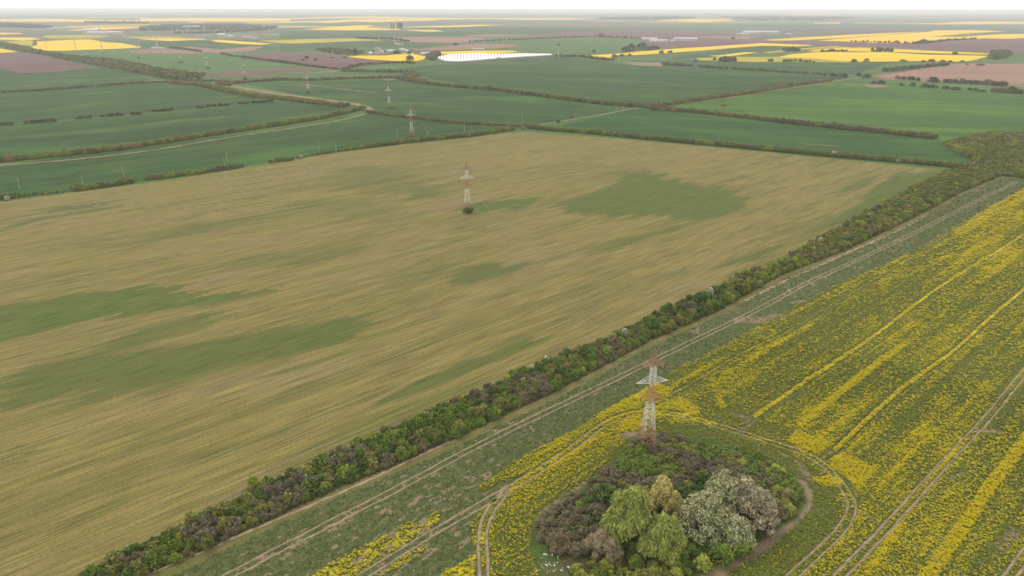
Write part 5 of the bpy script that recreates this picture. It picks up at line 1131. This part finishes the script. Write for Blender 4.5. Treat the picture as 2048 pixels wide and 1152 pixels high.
for z_, x, y, w, h, lb in [(6, 585, 345, 55, 7, 'small white farm building at the left of the far right farm'), (6, 700, 335, 60, 9, 'white farm building in the middle of the far right farm'), (6, 845, 332, 170, 12, 'large white hall of the far right farm'), (6, 1210, 348, 30, 7, 'lone tiny white building right of the far farm'), (1, 1230, 335, 80, 20, 'large white hall of the factory at the upper left'), (1, 1330, 345, 110, 12, 'long white hall of the factory, second'), (1, 1440, 345, 60, 12, 'grey hall of the factory, third'), (1, 1530, 345, 60, 13, 'white hall of the factory, fourth'), (1, 1605, 345, 50, 12, 'white hall at the right end of the factory'),
                          (2, 770, 200, 110, 14, 'white hall behind the distant village'), (2, 690, 248, 100, 10, 'long white building in the distant village'), (2, 1120, 385, 36, 14, 'white block among trees behind the yellow strip'), (2, 1195, 382, 20, 8, 'small red house behind the yellow strip'), (2, 1245, 388, 22, 9, 'pale house behind the yellow strip, third'), (2, 1430, 392, 20, 7, 'white house behind the yellow strip, fourth'), (2, 1485, 392, 20, 7, 'white house behind the yellow strip, fifth'), (2, 1550, 392, 34, 5, 'grey long house behind the yellow strip, last'),
                          (1, 675, 275, 30, 10, 'tiny white house left of the yellow wedge at the far left'), (1, 735, 272, 34, 9, 'second tiny white house at the far left'), (5, 770, 165, 180, 10, 'white hall at the end of the far yellow band'), (5, 830, 165, 100, 10, 'second white hall at the far yellow band'), (2, 195, 543, 18, 5, 'white hut left of the drilling mast'), (2, 290, 545, 16, 5, 'white hut right of the drilling mast'), (3, 1410, 285, 50, 6, 'white farm roof below the distant poplars'), (3, 1600, 480, 14, 5, 'white cabin beside the thin mast'), (3, 1660, 485, 10, 4, 'small white cabin right of the thin mast'), (4, 790, 545, 36, 3, 'white trailer on the brown field behind the yellow strip'), (4, 1072, 676, 9, 4, 'white cabin in front of the polytunnels'), (2, 1830, 352, 24, 4, 'white cabin beside the small white mast')]:
    (a, b), = zp(z_, [(x, y)]); house('building', a, b, w, w * .4, h, h * .25, metalr if i % 2 else metalr, lb, 'building', rz=-.1, wins=3)
def mast(z_, x, y, h, label, w=1.2):
    (a, b), = zp(z_, [(x, y)]); root = empty('mast', (*G(a, b), .5)); V = []; F = []
    for sx, sy in ((-1, -1), (1, -1), (1, 1), (-1, 1)): beam(V, F, (sx * w, sy * w, 0), (sx * w * .35, sy * w * .35, h), .35)
    for k in range(8):
        f0, f1 = k / 8, (k + 1) / 8; a0 = w * (1 - .65 * f0); a1 = w * (1 - .65 * f1)
        for q in (-1, 1): beam(V, F, (-a0, q * a0, h * f0), (a1, q * a1, h * f1), .22); beam(V, F, (q * a0, a0, h * f0), (q * a1, -a1, h * f1), .22)
    mesh_py('frame', V, F, wht, root); return tag(root, label, 'mast')
mast(2, 250, 545, 36, 'white drilling mast between two huts on pale earth', 1.8)
mast(2, 1765, 355, 34, 'small white mast beside a cabin far away', 1.8)
mast(3, 1570, 482, 36, 'thin mast behind the hamlet', 1.3)
mast(4, 1888, 645, 20, 'thin white mast at the right end of the polytunnels', .8)
mast(5, 400, 600, 8, 'tiny post', .5) if False else None
def poplar(z_, x, y, h, label):
    (a, b), = zp(z_, [(x, y)]); root = empty('poplar_tree', (*G(a, b), .5)); rgi = np.random.default_rng(int(x))
    lob = [((rgi.normal() * .3, rgi.normal() * .3, h * (.15 + .8 * k / 9)), (h * .11 * (1 - .55 * abs(k / 9 - .35)), h * .11 * (1 - .55 * abs(k / 9 - .35)), h * .12)) for k in range(9)]
    V, F = cloud(500, lob, h * .06, rg=rgi, shell=.5); mesh_np('crown', V, F, L_['hazydark'], root)
    V = []; F = []; branch(V, F, (0, 0, 0), (0, 0, h * .5), .3, .15, 6); mesh_py('trunk', V, F, bark, root); return tag(root, label, 'tree')
poplar(3, 1025, 620, 20, 'left one of two slim poplars left of the hamlet'); poplar(3, 1048, 618, 19, 'right one of two slim poplars left of the hamlet')
for i, (x, h, lb) in enumerate([(1520, 40, 'leftmost'), (1550, 38, 'second'), (1610, 38, 'third'), (1632, 42, 'fourth'), (1650, 42, 'fifth'), (1667, 40, 'rightmost')]):
    poplar(3, x, 266, h, 'hazy tall poplar on the far yellow field, %s of six' % lb)
for x, w_, lb in [(1285, 22, 'dark tree at the left of the tall hamlet building'), (1580, 18, 'dark tree in the middle of the hamlet'), (1610, 20, 'second dark tree in the middle of the hamlet'), (1765, 16, 'dark tree between the hamlet houses'), (1850, 14, 'small tree right in the hamlet')]:
    (a, b), = zp(3, [(x, 600)]); bush('hazydark', a, b, w_, lb, hz=1.0)

# ------------------------------------------------------------------ crop plants (rapeseed), denser near the camera
CROP = bpy.data.collections.new('crop_library')
ymat = leafmat('rapeseed_flowers', lin(180, 164, 14), lin(220, 200, 26), var=.15)
yleaf = leafmat('rapeseed_stems', lin(88, 98, 38), lin(130, 134, 56), var=.2)
gleaf = leafmat('rapeseed_rosette', lin(72, 90, 44), lin(106, 116, 66), var=.18)
def tuft(nm, h, nl, nf, rad, lm, seed):
    rgi = np.random.default_rng(seed); V = []; F = []; fm = []
    def quad(c, s, upn):
        n_ = Vector((rgi.normal() * .6, rgi.normal() * .6, upn)).normalized(); a = n_.orthogonal().normalized() * s; a.rotate(Matrix.Rotation(rgi.random() * 6.28, 3, n_)); b = n_.cross(a); o_ = len(V); c = Vector(c)
        V.extend([tuple(c - a - b * .6), tuple(c + a * .7 - b), tuple(c + a + b * .7), tuple(c - a * .8 + b)]); F.append((o_, o_ + 1, o_ + 2, o_ + 3))
    for i in range(nl):
        a = rgi.random() * 6.28; q = rad * math.sqrt(rgi.random()); quad((math.cos(a) * q, math.sin(a) * q, h * rgi.uniform(.15, .8)), .13 * rgi.uniform(.7, 1.2), .8); fm.append(0)
    for i in range(nf):
        a = rgi.random() * 6.28; q = rad * .9 * math.sqrt(rgi.random()); quad((math.cos(a) * q, math.sin(a) * q, h * rgi.uniform(.85, 1.05)), .075 * rgi.uniform(.7, 1.2), 1.1); fm.append(1)
    o = mesh_py(nm, V, F, [lm, ymat], link=False, fm=fm); CROP.objects.link(o)
for v in range(3): tuft('a_flowering_%d' % v, .7, 12, 13, .36, yleaf, 900 + v)
for v in range(3): tuft('b_leafy_%d' % v, .55, 15, 0, .36, yleaf, 910 + v)
for v in range(3): tuft('c_rosette_%d' % v, .16, 13, 0, .34, gleaf, 920 + v)
for v in range(3): tuft('d_dense_%d' % v, .85, 4, 34, .38, yleaf, 930 + v)
NG2 = scatter_group(CROP, 'crop_scatter')
# sample in polar strips
rgc = np.random.default_rng(77)
def polar_pts(N, ra, rb):
    # uniform up to 190 m, then thinning as 1/r^2
    r = ra * (rb / ra) ** rgc.random(N); az = np.radians(rgc.uniform(-44, 46, N))
    return r * np.sin(az), r * np.cos(az), r
NB = 2600000
X, Y, Rr = polar_pts(NB, 70, 760)
# acceptance: density of the sample is ~ N/(ln * az * r^2); near part thinned to a flat 3.4 per m2
dn = NB / (math.log(760 / 70) * math.radians(90)) / (Rr ** 2)
target = np.minimum(7.0, 7.0 * (165 / Rr) ** 1.9)
m = rgc.random(NB) < target / dn
X, Y, Rr = X[m], Y[m], Rr[m]
pxx, pyy = P(X, Y, 0.0)
m = inside(X, Y, rape_poly) & ~inside(X, Y, island) & (pxx > -60) & (pxx < 2110) & (pyy < 1220)
X, Y, Rr = X[m], Y[m], Rr[m]
f_, s_, ve_, gr_, tk_, ba_ = rape_attrs(X, Y)
q = rgc.random(len(X))
U_ = X * UX + Y * UY; V_ = X * UY - Y * UX
clump = fbm(U_ / 1.1, V_ / .7, 61, 2)
m = (tk_ > np.where(Rr > 260, .5, .26)) & (q > s_ * 1.1) & (ve_ < .5) & (gr_ < .5) & ((ba_ > .5) | (clump > .48))
X, Y, Rr, f_, ba_ = X[m], Y[m], Rr[m], f_[m], ba_[m]; clump = clump[m]
q = rgc.random(len(X)); n = len(X)
rowv = fbm((X * UX + Y * UY) / 60, (X * UY - Y * UX) / .8, 63, 2)
f_ = np.clip(f_ + np.where((f_ > .1) & (f_ < .85), (rowv - .5) * .75, 0), 0, 1)
isf = (q * .9 + (1 - clump) * .2) < f_ * 1.1 + .02
isf &= f_ > .03
ii = np.where(isf, np.where(f_ > .8, 9, 0), np.where(ba_ > .5, 3, 6)) + rgc.integers(0, 3, n)
sc = (0.52 + .34 * rgc.random(n)) * np.maximum(1, (Rr / 170)) ** .85
scz = sc * np.where(Rr > 250, .7, 1)
scatter('rapeseed_crop', np.c_[X, Y, np.zeros(n)], ii, np.c_[np.zeros((n, 2)), rgc.random(n) * 6.28], np.c_[sc, sc, scz], 'rapeseed plants, partly in yellow flower, on the right', NG2)
print('crop plants', n)

# ------------------------------------------------------------------ haze
t_ = bpy.data.materials.new('thin_haze'); t_.use_nodes = True; nt = t_.node_tree; nt.nodes.clear()
pv = nt.nodes.new('ShaderNodeVolumePrincipled'); ou = nt.nodes.new('ShaderNodeOutputMaterial'); nt.links.new(pv.outputs[0], ou.inputs['Volume'])
pv.inputs['Density'].default_value = 0.000085; pv.inputs['Color'].default_value = (.985, .99, 1.0, 1); pv.inputs['Anisotropy'].default_value = 0.0
a, b, c_, d_, z0, z1 = -E - 500, E + 500, -1300, E + 500, -1.4, H + 3
V = [(a, c_, z0), (b, c_, z0), (b, d_, z0), (a, d_, z0), (a, c_, z1), (b, c_, z1), (b, d_, z1), (a, d_, z1)]
hz = mesh_py('haze', V, [(3, 2, 1, 0), (4, 5, 6, 7), (0, 1, 5, 4), (1, 2, 6, 5), (2, 3, 7, 6), (3, 0, 4, 7)], t_)
tag(hz, 'pale haze in the air over the plain', None, None, 'stuff')
